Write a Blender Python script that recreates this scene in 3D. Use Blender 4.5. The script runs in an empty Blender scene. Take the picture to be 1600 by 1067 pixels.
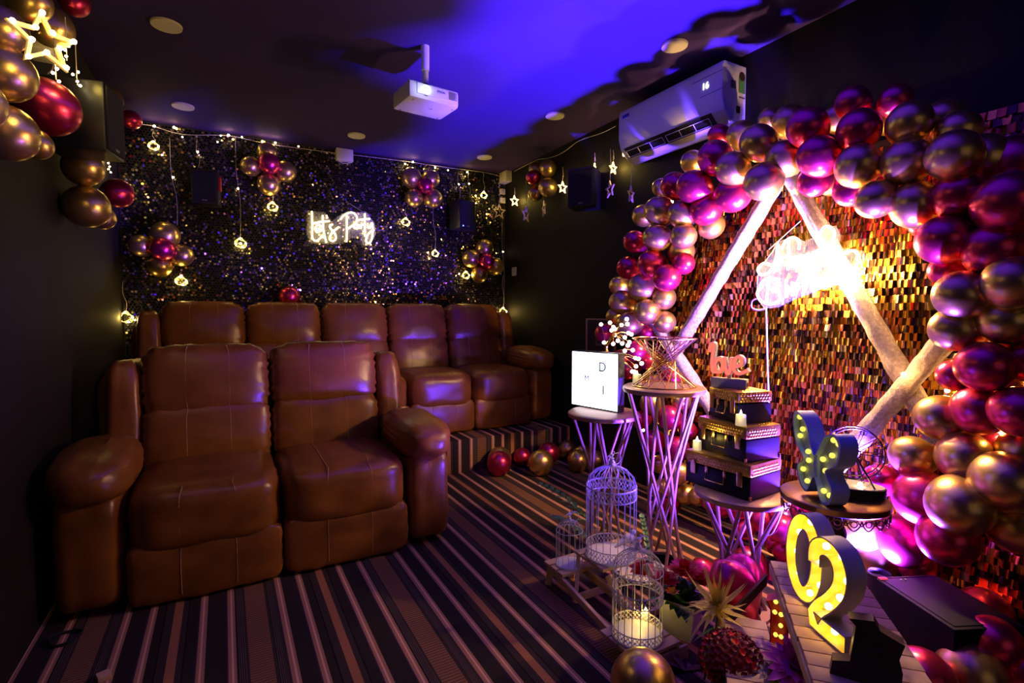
import bpy, bmesh, math, random
from mathutils import Vector, Matrix, noise
random.seed(7)
R_ = math.radians
sc = bpy.context.scene
col = sc.collection

# ------------------------------------------------------------------ camera
CAM = Vector((0, 0, 1.3)); YAW = R_(29.05); PIT = R_(3.05); FPX = 810.0
cam_d = bpy.data.cameras.new('camera'); cam = bpy.data.objects.new('camera', cam_d); col.objects.link(cam)
cam.location = CAM; cam.rotation_euler = (R_(90) - PIT, 0, -YAW)
cam_d.sensor_width = 36; cam_d.lens = FPX / 1600 * 36; cam_d.clip_start = .02
sc.camera = cam
# ------------------------------------------------------------------ world, colour, light
w = bpy.data.worlds.new('world'); sc.world = w; w.use_nodes = True
w.node_tree.nodes['Background'].inputs[0].default_value = (.10, .06, .05, 1)
w.node_tree.nodes['Background'].inputs[1].default_value = .03
sc.view_settings.view_transform = 'Standard'; sc.view_settings.look = 'None'
sc.view_settings.gamma = 1; sc.view_settings.use_curve_mapping = False
sc.view_settings.exposure = 0.0
sc.cycles.max_bounces = 7; sc.cycles.diffuse_bounces = 3; sc.cycles.glossy_bounces = 4
sc.cycles.transparent_max_bounces = 16; sc.cycles.sample_clamp_indirect = 3.0
sc.cycles.caustics_reflective = False; sc.cycles.caustics_refractive = False

def lamp(kind, name, loc, energy, color, size=.03, aim=None, spot=None, blend=.5):
    d = bpy.data.lights.new(name, kind); d.energy = energy; d.color = color
    if kind in ('POINT', 'SPOT'): d.shadow_soft_size = size
    if kind == 'AREA': d.size = size
    if kind == 'SPOT': d.spot_size = R_(spot); d.spot_blend = blend
    o = bpy.data.objects.new(name, d); col.objects.link(o); o.location = loc
    if aim is not None: o.rotation_euler = Vector(aim).to_track_quat('-Z', 'Y').to_euler()
    return o
VIOLET = (.12, .04, 1.0); WARM = (1.0, .68, .13); AMBER = (1, .5, .12)
# the violet LED can on the floor among the stands
lamp('SPOT', 'violet_can_light', (2.43, 1.13, .215), 4300, VIOLET, .07, (-.06, .42, 1), 146, 1.0)
# the projection screen's glow comes from the lit screen built on wall_front

# ------------------------------------------------------------------ pixel -> point on a plane of the room
_F = Vector((math.sin(YAW)*math.cos(PIT), math.cos(YAW)*math.cos(PIT), -math.sin(PIT)))
_R = Vector((math.cos(YAW), -math.sin(YAW), 0)); _U = _R.cross(_F)
def at(px, py, ax, v):
    d = _F + _R*((px-800)/FPX) - _U*((py-533.5)/FPX)
    i = 'XYZ'.index(ax); t = (v - CAM[i]) / d[i]
    return CAM + d*t
def depth(p): return (Vector(p) - CAM).dot(_F)

XL, XR, YB, YF, H = -.70, 2.76, 5.14, -2.6, 2.84

# ------------------------------------------------------------------ materials
MATS = {}
def mat(name, c=(.5, .5, .5), rough=.5, metal=0, emit=None, es=0, coat=0, alpha=1, trans=0, sheen=0, bump=None, spec=None, vary=None):
    if name in MATS: return MATS[name]
    m = bpy.data.materials.new(name); m.use_nodes = True; nt = m.node_tree
    b = nt.nodes['Principled BSDF']; I = b.inputs
    I['Base Color'].default_value = (*c, 1); I['Roughness'].default_value = rough; I['Metallic'].default_value = metal
    if emit: I['Emission Color'].default_value = (*emit, 1); I['Emission Strength'].default_value = es
    if coat: I['Coat Weight'].default_value = coat; I['Coat Roughness'].default_value = .22
    I['Alpha'].default_value = alpha; I['Transmission Weight'].default_value = trans
    if sheen: I['Sheen Weight'].default_value = sheen
    if spec is not None: I['Specular IOR Level'].default_value = spec
    tc = None
    if bump or vary:
        tc = nt.nodes.new('ShaderNodeTexCoord')
    if bump:
        sc_, st, dist = bump
        n = nt.nodes.new('ShaderNodeTexNoise'); n.inputs['Scale'].default_value = sc_; n.inputs['Detail'].default_value = 4
        bp = nt.nodes.new('ShaderNodeBump'); bp.inputs['Strength'].default_value = st; bp.inputs['Distance'].default_value = dist
        nt.links.new(tc.outputs['Object'], n.inputs['Vector']); nt.links.new(n.outputs[0], bp.inputs['Height']); nt.links.new(bp.outputs[0], I['Normal'])
    if vary:
        s2, c2 = vary
        n = nt.nodes.new('ShaderNodeTexNoise'); n.inputs['Scale'].default_value = s2; n.inputs['Detail'].default_value = 5
        mx = nt.nodes.new('ShaderNodeMix'); mx.data_type = 'RGBA'
        rr = nt.nodes.new('ShaderNodeValToRGB'); rr.color_ramp.elements[0].position = .35; rr.color_ramp.elements[1].position = .68
        nt.links.new(tc.outputs['Object'], n.inputs['Vector']); nt.links.new(n.outputs[0], rr.inputs[0]); nt.links.new(rr.outputs[0], mx.inputs[0])
        mx.inputs[6].default_value = (*c, 1); mx.inputs[7].default_value = (*c2, 1)
        nt.links.new(mx.outputs[2], I['Base Color'])
    MATS[name] = m
    return m
M_wall = mat('dark_wallpaper', (.012, .009, .0075), .7, spec=.2, bump=(160, .35, .003), vary=(60, (.008, .007, .006)))
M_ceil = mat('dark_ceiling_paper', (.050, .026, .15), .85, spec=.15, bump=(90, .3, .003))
M_white = mat('white_plastic', (.78, .76, .74), .3)
M_cream = mat('cream_plastic', (.75, .68, .52), .45)
M_black = mat('black_plastic', (.012, .012, .014), .4)
M_blackgloss = mat('black_gloss', (.01, .01, .012), .15)
M_blackcloth = mat('speaker_grille_cloth', (.008, .008, .009), .9)
M_gold = mat('gold_chrome_balloon_skin', (.76, .52, .155), .31, .92, coat=.35)
M_red = mat('red_chrome_balloon_skin', (.74, .035, .13), .30, .88, coat=.35)
M_leather = mat('brown_leather', (.30, .105, .014), .31, bump=(70, .22, .004), vary=(6, (.20, .065, .009)), spec=.55)
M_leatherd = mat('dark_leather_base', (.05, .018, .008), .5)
M_thread = mat('leather_thread', (.55, .27, .11), .6)
M_rod = mat('rose_gold_metal', (.46, .27, .19), .42, .5)
M_goldwire = mat('gold_wire', (.85, .55, .18), .25, 1)
M_wwire = mat('white_painted_wire', (.80, .76, .74), .4)
M_wood = mat('pale_pine', (.74, .50, .28), .55, bump=(30, .2, .002), vary=(14, (.60, .38, .19)))
M_woodd = mat('brown_painted_wood', (.055, .030, .016), .5)
M_bulb = mat('warm_bulb', (1, .9, .6), .3, emit=(1, .78, .42), es=25)
M_bulbw = mat('pearl_bulb', (1, .95, .9), .3, emit=(1, .86, .80), es=5)
M_starlit = mat('lit_star_plastic', (1, .9, .6), .3, emit=(1, .70, .25), es=2.6)
M_star = mat('unlit_star_plastic', (.72, .55, .38), .3)
M_wire = mat('clear_wire', (.62, .52, .40), .35)
M_neonw = mat('warm_neon_tube', (1, .95, .8), .3, emit=(1, .78, .40), es=5.5)
M_neonb = mat('white_neon_tube', (1, .95, .9), .3, emit=(1, .66, .36), es=15)
M_tulle = mat('tulle_wrap', (.78, .62, .52), .5, alpha=.74, bump=(180, 1.0, .01), vary=(70, (.46, .34, .28)))
M_lantern = mat('white_sequin_cage_plate', (.78, .76, .74), .4)
M_yel = mat('cream_marquee_body', (.86, .78, .62), .45, emit=None)
M_yelin = mat('lit_marquee_inside', (.95, .62, .08), .5, emit=(1, .55, .03), es=.18)
M_mbulb = mat('marquee_bulb', (1, .9, .6), .3, emit=(1, .80, .40), es=7)
M_redin = mat('red_marquee_shell', (.55, .02, .015), .4)
M_blue = mat('pale_blue_marquee_shell', (.42, .50, .98), .45)
M_bluein = mat('blue_marquee_inside', (.42, .45, .60), .5)
M_ybulb = mat('dim_yellow_bulb', (.95, .8, .2), .3, emit=(.95, .85, .12), es=1.1)
M_pearl = mat('frosted_candle', (.9, .85, .75), .5, emit=(1, .8, .4), es=.35)
M_leaf = mat('green_leaf', (.14, .34, .07), .5)
M_leafd = mat('dark_green_leaf', (.035, .12, .03), .5)
M_petr = mat('red_petal', (.85, .035, .015), .5)
M_petd = mat('dark_red_petal', (.22, .010, .008), .6)
M_pety = mat('yellow_petal', (.92, .76, .12), .5)
M_petp = mat('pink_petal', (.95, .16, .48), .5)
M_pot = mat('white_ceramic', (.75, .70, .66), .35)
M_hammer = mat('hammered_gold', (.72, .46, .10), .28, .9)
M_caseblk = mat('black_lacquer', (.010, .007, .012), .36, spec=.3)
M_brass = mat('brass', (.85, .58, .22), .25, 1)
M_love = mat('pink_lit_neon', (.9, .2, .15), .4, emit=(1, .16, .10), es=1.2)
M_lovew = mat('white_sign_housing', (.72, .74, .8), .4)
M_acr = mat('clear_acrylic', (.9, .9, .9), .08, alpha=.10)
M_seqb = mat('sequin_backing', (.012, .010, .010), .6)
M_grey = mat('grey_metal', (.25, .24, .25), .4, .6)
M_vent = mat('vent_black', (.006, .006, .007), .5)

def carpet_mat():
    m = bpy.data.materials.new('striped_carpet'); m.use_nodes = True; nt = m.node_tree; N = nt.nodes.new; L = nt.links.new
    b = nt.nodes['Principled BSDF']; b.inputs['Roughness'].default_value = .9; b.inputs['Specular IOR Level'].default_value = .15
    g = N('ShaderNodeNewGeometry'); s = N('ShaderNodeSeparateXYZ'); L(g.outputs['Position'], s.inputs[0])
    def math_(op, a, bb):
        n = N('ShaderNodeMath'); n.operation = op
        for i, v in enumerate((a, bb)):
            if hasattr(v, 'links'): L(v, n.inputs[i])
            else: n.inputs[i].default_value = v
        return n.outputs[0]
    P = .59
    x = math_('DIVIDE', math_('ADD', s.outputs['X'], .023 + 10*P), P)
    fr = math_('FRACT', x, 0)
    r = N('ShaderNodeValToRGB'); cr = r.color_ramp; cr.interpolation = 'CONSTANT'
    dk = (.020, .014, .011); dk2 = (.034, .022, .016); lt = (.30, .14, .07); hi = (.52, .30, .20); pu = (.045, .018, .045); rib = (.19, .09, .04); brn = (.27, .11, .045); bk = (.004, .004, .004)
    def Lseg(c): return [(c-.018, pu), (c-.014, lt), (c-.003, hi), (c+.004, lt), (c+.014, dk)]
    def fine(a):
        o = []
        for k in range(4): o += [(a+k*.007, bk), (a+.0025+k*.007, (.07, .045, .035))]
        return o
    o = .018
    segs = Lseg(0)+fine(.018)+[(.046, dk2), (.055, rib), (.135, dk2)]+fine(.147)+[(.173, dk2)]+Lseg(.20)+Lseg(.295)+[(.338, bk), (.343, dk2), (.372, brn), (.405, dk2), (.425, bk), (.430, dk)]+Lseg(.485)
    el = sorted([((p+o)/P, c) for p, c in segs], key=lambda t: t[0])
    el = el[:32]
    # a ramp holds 32 stops: two ramps, chosen by position
    allseg = sorted([((p+o)/P, c) for p, c in segs], key=lambda t: t[0])
    half = allseg[:26]; rest = allseg[26:]
    def fill(cr, els):
        cr.elements[0].position = max(0, els[0][0]); cr.elements[0].color = (*els[0][1], 1)
        cr.elements.remove(cr.elements[1])
        for p, c in els[1:]:
            e = cr.elements.new(min(p, 1)); e.color = (*c, 1)
    fill(cr, half)
    r2 = N('ShaderNodeValToRGB'); r2.color_ramp.interpolation = 'CONSTANT'; fill(r2.color_ramp, rest)
    L(fr, r.inputs[0]); L(fr, r2.inputs[0])
    mx = N('ShaderNodeMix'); mx.data_type = 'RGBA'; L(math_('GREATER_THAN', fr, rest[0][0]), mx.inputs[0]); L(r.outputs[0], mx.inputs[6]); L(r2.outputs[0], mx.inputs[7])
    # ribs inside the wide band, pile noise everywhere
    yz = math_('SUBTRACT', s.outputs['Y'], s.outputs['Z'])
    nz = N('ShaderNodeTexNoise'); nz.inputs['Scale'].default_value = 9; L(g.outputs['Position'], nz.inputs['Vector'])
    rb = math_('GREATER_THAN', math_('SINE', math_('ADD', math_('MULTIPLY', yz, 420), math_('MULTIPLY', nz.outputs[0], 3)), 0), .25)
    inb = math_('MULTIPLY', math_('GREATER_THAN', fr, (.055+o)/P), math_('LESS_THAN', fr, (.135+o)/P))
    k = math_('MULTIPLY', math_('MULTIPLY', rb, inb), .6)
    mx2 = N('ShaderNodeMix'); mx2.data_type = 'RGBA'; L(k, mx2.inputs[0]); L(mx.outputs[2], mx2.inputs[6]); mx2.inputs[7].default_value = (.025, .014, .012, 1)
    n2 = N('ShaderNodeTexNoise'); n2.inputs['Scale'].default_value = 420; L(g.outputs['Position'], n2.inputs['Vector'])
    mx3 = N('ShaderNodeMix'); mx3.data_type = 'RGBA'; mx3.blend_type = 'MULTIPLY'; mx3.inputs[0].default_value = .55; L(mx2.outputs[2], mx3.inputs[6]); L(n2.outputs[0], mx3.inputs[7])
    bc = N('ShaderNodeBrightContrast'); bc.inputs[1].default_value = 0; L(mx3.outputs[2], bc.inputs[0])
    hs = N('ShaderNodeHueSaturation'); hs.inputs['Value'].default_value = 2.1; L(bc.outputs[0], hs.inputs['Color'])
    L(hs.outputs[0], b.inputs['Base Color'])
    bp = N('ShaderNodeBump'); bp.inputs['Strength'].default_value = .3; bp.inputs['Distance'].default_value = .003; L(n2.outputs[0], bp.inputs['Height']); L(bp.outputs[0], b.inputs['Normal'])
    return m
M_carpet = carpet_mat()

# ------------------------------------------------------------------ mesh building
class MB:
    def __init__(s): s.v = []; s.f = []; s.mi = []; s.cur = 0
    def add(s, vs, fs):
        o = len(s.v); s.v += [tuple(v) for v in vs]; s.f += [tuple(i+o for i in f) for f in fs]; s.mi += [s.cur]*len(fs); return s
    def box(s, x0, x1, y0, y1, z0, z1, M=None, b=0):
        vs = [Vector((x, y, z)) for x in (x0, x1) for y in (y0, y1) for z in (z0, z1)]
        fs = [(0, 1, 3, 2), (4, 6, 7, 5), (0, 4, 5, 1), (2, 3, 7, 6), (0, 2, 6, 4), (1, 5, 7, 3)]
        if b:
            bm = bmesh.new(); bv = [bm.verts.new(v) for v in vs]; [bm.faces.new([bv[i] for i in f]) for f in fs]
            bmesh.ops.bevel(bm, geom=bm.edges[:], offset=b, segments=2, profile=.6, affect='EDGES')
            bm.verts.index_update(); vs = [v.co.copy() for v in bm.verts]; fs = [[v.index for v in f.verts] for f in bm.faces]; bm.free()
        if M is not None: vs = [M @ v for v in vs]
        return s.add(vs, fs)
    def tube(s, pts, r, n=8, closed=False, caps=True):
        pts = [Vector(p) for p in pts]; rs = r if isinstance(r, (list, tuple)) else [r]*len(pts); k = len(pts)
        vs = []; fs = []; up = None
        for i, p in enumerate(pts):
            a = pts[i-1] if (i > 0 or closed) else p; c = pts[(i+1) % k] if (i < k-1 or closed) else p
            t = (c-a)
            if t.length < 1e-9: t = Vector((0, 0, 1))
            t.normalize()
            if up is None:
                up = Vector((0, 0, 1)) if abs(t.z) < .9 else Vector((1, 0, 0))
            u = (up - t*up.dot(t))
            if u.length < 1e-6: u = t.orthogonal()
            u.normalize(); up = u; w_ = t.cross(u)
            for j in range(n):
                th = 2*math.pi*j/n; vs.append(p + (u*math.cos(th)+w_*math.sin(th))*rs[i])
        for i in range(k if closed else k-1):
            i2 = (i+1) % k
            for j in range(n): fs.append((i*n+j, i*n+(j+1) % n, i2*n+(j+1) % n, i2*n+j))
        if caps and not closed: fs.append(tuple(range(n))[::-1]); fs.append(tuple((k-1)*n+j for j in range(n)))
        return s.add(vs, fs)
    def lathe(s, prof, n=32, M=None):
        vs = []; fs = []
        for r, z in prof:
            for j in range(n): th = 2*math.pi*j/n; vs.append(Vector((r*math.cos(th), r*math.sin(th), z)))
        for i in range(len(prof)-1):
            for j in range(n): fs.append((i*n+j, i*n+(j+1) % n, (i+1)*n+(j+1) % n, (i+1)*n+j))
        if prof[0][0] > 1e-6: fs.append(tuple(range(n))[::-1])
        if prof[-1][0] > 1e-6: fs.append(tuple((len(prof)-1)*n+j for j in range(n)))
        if M is not None: vs = [M @ v for v in vs]
        return s.add(vs, fs)
    def ball(s, c, r, n=10, sc_=(1, 1, 1)):
        c = Vector(c); vs = [c+Vector((0, 0, -r*sc_[2]))]; fs = []; m = max(4, n//2+1)
        for i in range(1, m):
            ph = -math.pi/2+math.pi*i/m
            for j in range(n): th = 2*math.pi*j/n; vs.append(c+Vector((math.cos(ph)*math.cos(th)*r*sc_[0], math.cos(ph)*math.sin(th)*r*sc_[1], math.sin(ph)*r*sc_[2])))
        vs.append(c+Vector((0, 0, r*sc_[2])))
        for j in range(n): fs.append((0, 1+(j+1) % n, 1+j)); fs.append((len(vs)-1, len(vs)-1-n+j, len(vs)-1-n+(j+1) % n))
        for i in range(m-2):
            for j in range(n): a = 1+i*n; fs.append((a+j, a+(j+1) % n, a+n+(j+1) % n, a+n+j))
        return s.add(vs, fs)
    def prism(s, poly, y0, y1, M=None):
        """poly in (x,z), extruded along y"""
        n = len(poly); vs = [Vector((x, y0, z)) for x, z in poly]+[Vector((x, y1, z)) for x, z in poly]
        fs = [tuple(range(n)), tuple(range(n, 2*n))[::-1]]+[(i, i+n, (i+1) % n+n, (i+1) % n) for i in range(n)]
        if M is not None: vs = [M @ v for v in vs]
        return s.add(vs, fs)
    def build(s, name, m, parent=None, smooth=True, angle=40):
        me = bpy.data.meshes.new(name); me.from_pydata([tuple(v) for v in s.v], [], s.f)
        for mm in (m if isinstance(m, (list, tuple)) else [m]): me.materials.append(mm)
        if any(s.mi): me.polygons.foreach_set('material_index', s.mi)
        bm = bmesh.new(); bm.from_mesh(me); bmesh.ops.recalc_face_normals(bm, faces=bm.faces[:])
        if smooth:
            for f in bm.faces: f.smooth = True
            for e in bm.edges:
                if len(e.link_faces) == 2 and e.calc_face_angle(0) > R_(angle): e.smooth = False
        bm.to_mesh(me); bm.free(); me.update()
        o = bpy.data.objects.new(name, me); col.objects.link(o)
        if parent is not None: o.parent = parent
        return o

def tag(o, label=None, cat=None, group=None, kind=None):
    if label: o['label'] = label
    if cat: o['category'] = cat
    if group: o['group'] = group
    if kind: o['kind'] = kind
    return o
def thing(name, label, cat, loc=(0, 0, 0), rz=0, group=None):
    o = bpy.data.objects.new(name, None); col.objects.link(o); o.location = loc; o.rotation_euler = (0, 0, rz); o.empty_display_size = .1
    return tag(o, label, cat, group)
def struct(o): o['kind'] = 'structure'; return o
def text(name, body, size, M, m, parent, ext=.001):
    c = bpy.data.curves.new(name, 'FONT'); c.body = body; c.size = size; c.extrude = ext; c.align_x = 'CENTER'; c.align_y = 'CENTER'
    tmp = bpy.data.objects.new('tmp', c); col.objects.link(tmp); bpy.context.view_layer.update()
    me = bpy.data.meshes.new_from_object(tmp.evaluated_get(bpy.context.evaluated_depsgraph_get())); bpy.data.objects.remove(tmp); me.materials.clear(); me.materials.append(m)
    o = bpy.data.objects.new(name, me); col.objects.link(o); o.matrix_local = M
    if parent is not None: o.parent = parent; o.matrix_local = M
    return o
def frame_M(loc, xdir, zdir):
    """columns: text x along xdir, text y along zdir(up), normal = x cross up"""
    x = Vector(xdir).normalized(); y = Vector(zdir).normalized(); z = x.cross(y)
    return Matrix(((x.x, y.x, z.x, loc[0]), (x.y, y.y, z.y, loc[1]), (x.z, y.z, z.z, loc[2]), (0, 0, 0, 1)))
def smooth_path(pts, k=5, closed=False):
    pts = [Vector(p) for p in pts]; n = len(pts); out = []
    g = lambda i: pts[i % n] if closed else pts[max(0, min(n-1, i))]
    for i in range(n if closed else n-1):
        a, b, c, d = g(i-1), g(i), g(i+1), g(i+2)
        for j in range(k):
            t = j/k; out.append(.5*((2*b)+(c-a)*t+(2*a-5*b+4*c-d)*t*t+(3*b-a-3*c+d)*t**3))
    if not closed: out.append(pts[-1])
    return out
ORD = ['first', 'second', 'third', 'fourth', 'fifth', 'sixth', 'seventh', 'eighth', 'ninth', 'tenth', 'eleventh', 'twelfth', 'thirteenth', 'fourteenth', 'fifteenth', 'sixteenth', 'seventeenth', 'eighteenth', 'nineteenth', 'twentieth']

# ------------------------------------------------------------------ room
struct(MB().box(XL-.1, XR+.1, YF-.1, YB+.1, -.1, 0).build('floor', M_carpet))
struct(MB().box(XL-.1, XR+.1, YF-.1, YB+.1, H, H+.1).build('ceiling', M_ceil))
struct(MB().box(XL-.1, XL, YF-.1, YB+.1, 0, H).build('wall_left', M_wall))
struct(MB().box(XR, XR+.1, YF-.1, YB+.1, 0, H).build('wall_right', M_wall))
struct(MB().box(XL, XR, YB, YB+.1, 0, H).build('wall_back', M_wall))
struct(MB().box(XL, XR, YF-.1, YF, 0, H).build('wall_front', M_wall))
plat = struct(MB().box(XL+.001, XR-.001, 3.87, YB-.001, 0.0, .27, b=.008).build('floor_platform', M_carpet))
# the projection screen the projector throws onto, behind the camera
ps = thing('projection_screen', 'pale lit projection screen on the wall the projector faces', 'screen', (1.0, YF+.03, .75))
M_scr = mat('lit_projection_screen', (.8, .8, .8), .6, emit=(1, .70, .62), es=.10)
MB().box(-1.15, 1.15, 0, .01, .0, 1.3).build('screen_surface', M_scr, ps)
MB().box(-1.2, 1.2, -.02, -.001, -.05, 1.35).build('border', M_black, ps)

# ------------------------------------------------------------------ back wall sequins
def sequin_disc_wall():
    t = thing('black_sequin_wall', 'black wall covering of tiny shimmering discs behind the long sofa', 'sequin wall', (0, YB-.03, 0))
    b = MB().box(XL+.003, XR-.003, .015, .028, .30, H-.005); b.build('backing', M_seqb, t)
    s = MB(); p = .0232; q = .0205; rnd = random.Random(3)
    nz = int((H-.3-.03)/q); nx = int((XR-XL-.03)/p)
    for iz in range(nz):
        z = .33+iz*q
        if z < .95: continue
        for ix in range(nx):
            x = XL+.02+(ix+(iz % 2)*.5)*p
            big = noise.noise(Vector((x*2.2, z*2.2, 0)))*.16
            tx = rnd.gauss(0, .12)+big; tz = rnd.gauss(0, .12)+noise.noise(Vector((x*2.2, z*2.2, 9)))*.16
            nrm = Vector((tx, -1, tz)).normalized(); u = Vector((0, 0, 1)).cross(nrm).normalized(); v = nrm.cross(u)
            c = Vector((x, rnd.uniform(-.004, .002), z)); r = .0098
            s.cur = rnd.choices((0, 1, 2, 3), (12, 2.6, .7, .5))[0]  # a few brighter discs put sparkle glints into the black covering's colour
            s.add([c+u*(r*math.cos(a))+v*(r*math.sin(a)) for a in [k*math.pi/3 for k in range(6)]], [(0, 1, 2, 3, 4, 5)])
    me_m = [mat('black_disc', (.035, .032, .028), .25, 1), mat('gold_glint_disc', (.85, .65, .28), .16, 1), mat('silver_glint_disc', (.85, .85, .9), .14, 1), mat('rainbow_glint_disc', (.75, .35, .75), .16, 1)]
    o = s.build('disc_sequins', me_m, t, smooth=False); o['kind'] = 'stuff'
sequin_disc_wall()

# ------------------------------------------------------------------ sofas
def puff(mb, cx, cy, cz, sx, sy, sz, e=5.0, tilt=0, n=18, seams=(), wr=.0, face='y', bulge=0, seed=0):
    """a stuffed cushion: rounded block with stitched seams and edge gathers"""
    bm = bmesh.new(); vid = {}; vs = []; fs = []
    def key(p): return tuple(round(c, 5) for c in p)
    def vert(p):
        k = key(p)
        if k in vid: return vid[k]
        x, y, z = p; l = (abs(x)**e+abs(y)**e+abs(z)**e)**(1/e); q = [x/l, y/l, z/l]
        X = Vector((q[0]*sx/2, q[1]*sy/2, q[2]*sz/2))
        if bulge and face == 'y': X.y -= bulge*(1-q[0]**2)*(1-q[2]**2)*(1 if q[1] < 0 else 0)
        if bulge and face == 'z': X.z += bulge*(1-q[0]**2)*(1-q[1]**2)*(1 if q[2] > 0 else 0)
        nrm = Vector((q[0], q[1], q[2])).normalized()
        for s_ in seams:
            d = (q[0]-s_)*sx/2; X -= nrm*.007*math.exp(-(d/.008)**2)
        if wr:
            edge = max(abs(q[0]), 0)**6; X += nrm*wr*(math.sin((q[2] if face == 'y' else q[1])*22+q[0]*3+seed)*edge)
            edge2 = abs(q[2])**6; X += nrm*wr*.8*(math.sin(q[0]*26+seed)*edge2)
        X += nrm*.006*noise.noise(Vector((q[0]*2+seed, q[1]*2, q[2]*2)))
        X.rotate(Matrix.Rotation(tilt, 3, 'X'))
        vid[k] = len(vs); vs.append(X+Vector((cx, cy, cz))); return vid[k]
    for ax in range(3):
        for sgn in (-1, 1):
            for i in range(n):
                for j in range(n):
                    qs = []
                    for a, b in ((i, j), (i+1, j), (i+1, j+1), (i, j+1)):
                        p = [0, 0, 0]; p[ax] = sgn
                        # cosine spacing so edges are finer
                        p[(ax+1) % 3] = -math.cos(math.pi*a/n); p[(ax+2) % 3] = -math.cos(math.pi*b/n); qs.append(vert(p))
                    if len(set(qs)) == 4: fs.append(tuple(qs))
    bm.free(); mb.add(vs, fs)
    mb.threads = []
    for s_ in seams:
        q_ = []
        for i in range(15): q_.append((s_, -1, -.8+1.8*i/14))
        for i in range(1, 7): q_.append((s_, -1+1.5*i/6, 1))
        mb.threads.append([vs[vert(p)] + (Vector((0, -.0045, .003)) if True else 0) for p in q_])
    return mb
def cushion(name, t, mb):
    o = mb.build(name, M_leather, t)
    for th in mb.threads: MB().tube(th, .0019, 4).build('seam_thread', M_thread, o)
    return o
def stitch(t, pts, name='seam_thread'):
    MB().tube(pts, .0016, 5).build(name, M_thread, t)
def sofa(name, label, loc, n, sw, aw):
    t = thing(name, label, 'sofa', loc); W = n*sw+2*aw
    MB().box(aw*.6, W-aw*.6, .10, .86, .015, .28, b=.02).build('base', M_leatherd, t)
    puff(MB(), W/2, .84, .62, W-.10, .14, .78, e=9, n=14).build('back_frame', M_leather, t)
    for k in range(n):
        c = aw+sw*(k+.5); sd = k*3.1
        cushion('footrest_panel', t, puff(MB(), c, .045, .150, sw-.004, .13, .28, e=8, seams=(-.36, .36), wr=.003, bulge=.012, seed=sd, n=16))
        cushion('seat_cushion', t, puff(MB(), c, .33, .375, sw-.003, .74, .31, e=5.5, seams=(-.36, .36), wr=.005, bulge=.015, face='z', seed=sd+1, n=22))
        cushion('lumbar_cushion', t, puff(MB(), c, .665, .615, sw-.004, .26, .38, e=5.5, tilt=-.16, seams=(-.34, .34), wr=.006, bulge=.015, seed=sd+2, n=20))
        cushion('headrest', t, puff(MB(), c, .735, .915, sw-.004, .28, .41, e=5.2, tilt=-.20, seams=(-.34, .34), wr=.009, bulge=.035, seed=sd+3, n=24))
    for sgn, c in ((-1, aw/2), (1, W-aw/2)):
        puff(MB(), c, .44, .28, aw-.01, .90, .53, e=7, wr=.002, seed=sgn, n=18).build('arm_panel', M_leather, t)
        puff(MB(), c-sgn*.01, .24, .60, aw+.06, .66, .225, e=2.7, wr=.004, tilt=.05, seed=sgn*5, n=24).build('arm_pad', M_leather, t)
        puff(MB(), c-sgn*(aw*.22), .73, .74, .17, .30, .62, e=4, tilt=-.14, wr=.003, seed=2*sgn, n=16).build('back_wing', M_leather, t)
    return t
sofa('two_seat_recliner_sofa', 'brown leather two-seat recliner sofa on the striped floor, nearest sofa', (-.66, 2.72, 0), 2, .63, .26)
sofa('five_seat_recliner_sofa', 'long brown leather sofa of five seats on the raised carpeted platform', (XL+.02, 4.10, .27), 5, .582, .255)

# ------------------------------------------------------------------ ceiling lights
dls = [('near the left wall, closest to the camera side', 260, 38), ('near the left wall, closest to the sequin wall', 286, 165), ('above the sofas, second from the left by the sequin wall', 557, 211), ('nearest the back right corner', 757, 245), ('between the projector and the air conditioner', 867, 180), ('above the air conditioner', 1054, 70)]
for lb, x, y in dls:
    p = at(x, y, 'Z', H)
    t = thing('ceiling_downlight', 'round pale recessed ceiling light %s' % lb, 'ceiling light', (p.x, p.y, H-.012), 0, 'round ceiling downlights')
    MB().lathe([(0, .004), (.060, .004), (.062, .011)], 32).build('diffuser', mat('downlight_diffuser', (.80, .74, .66), .6, emit=(1, .72, .5), es=.10), t)  # faint emission paints room light onto the switched-off diffuser
    MB().lathe([(.062, .0), (.072, .0), (.074, .011), (.062, .011)], 32).build('trim_ring', M_cream, t)

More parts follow.
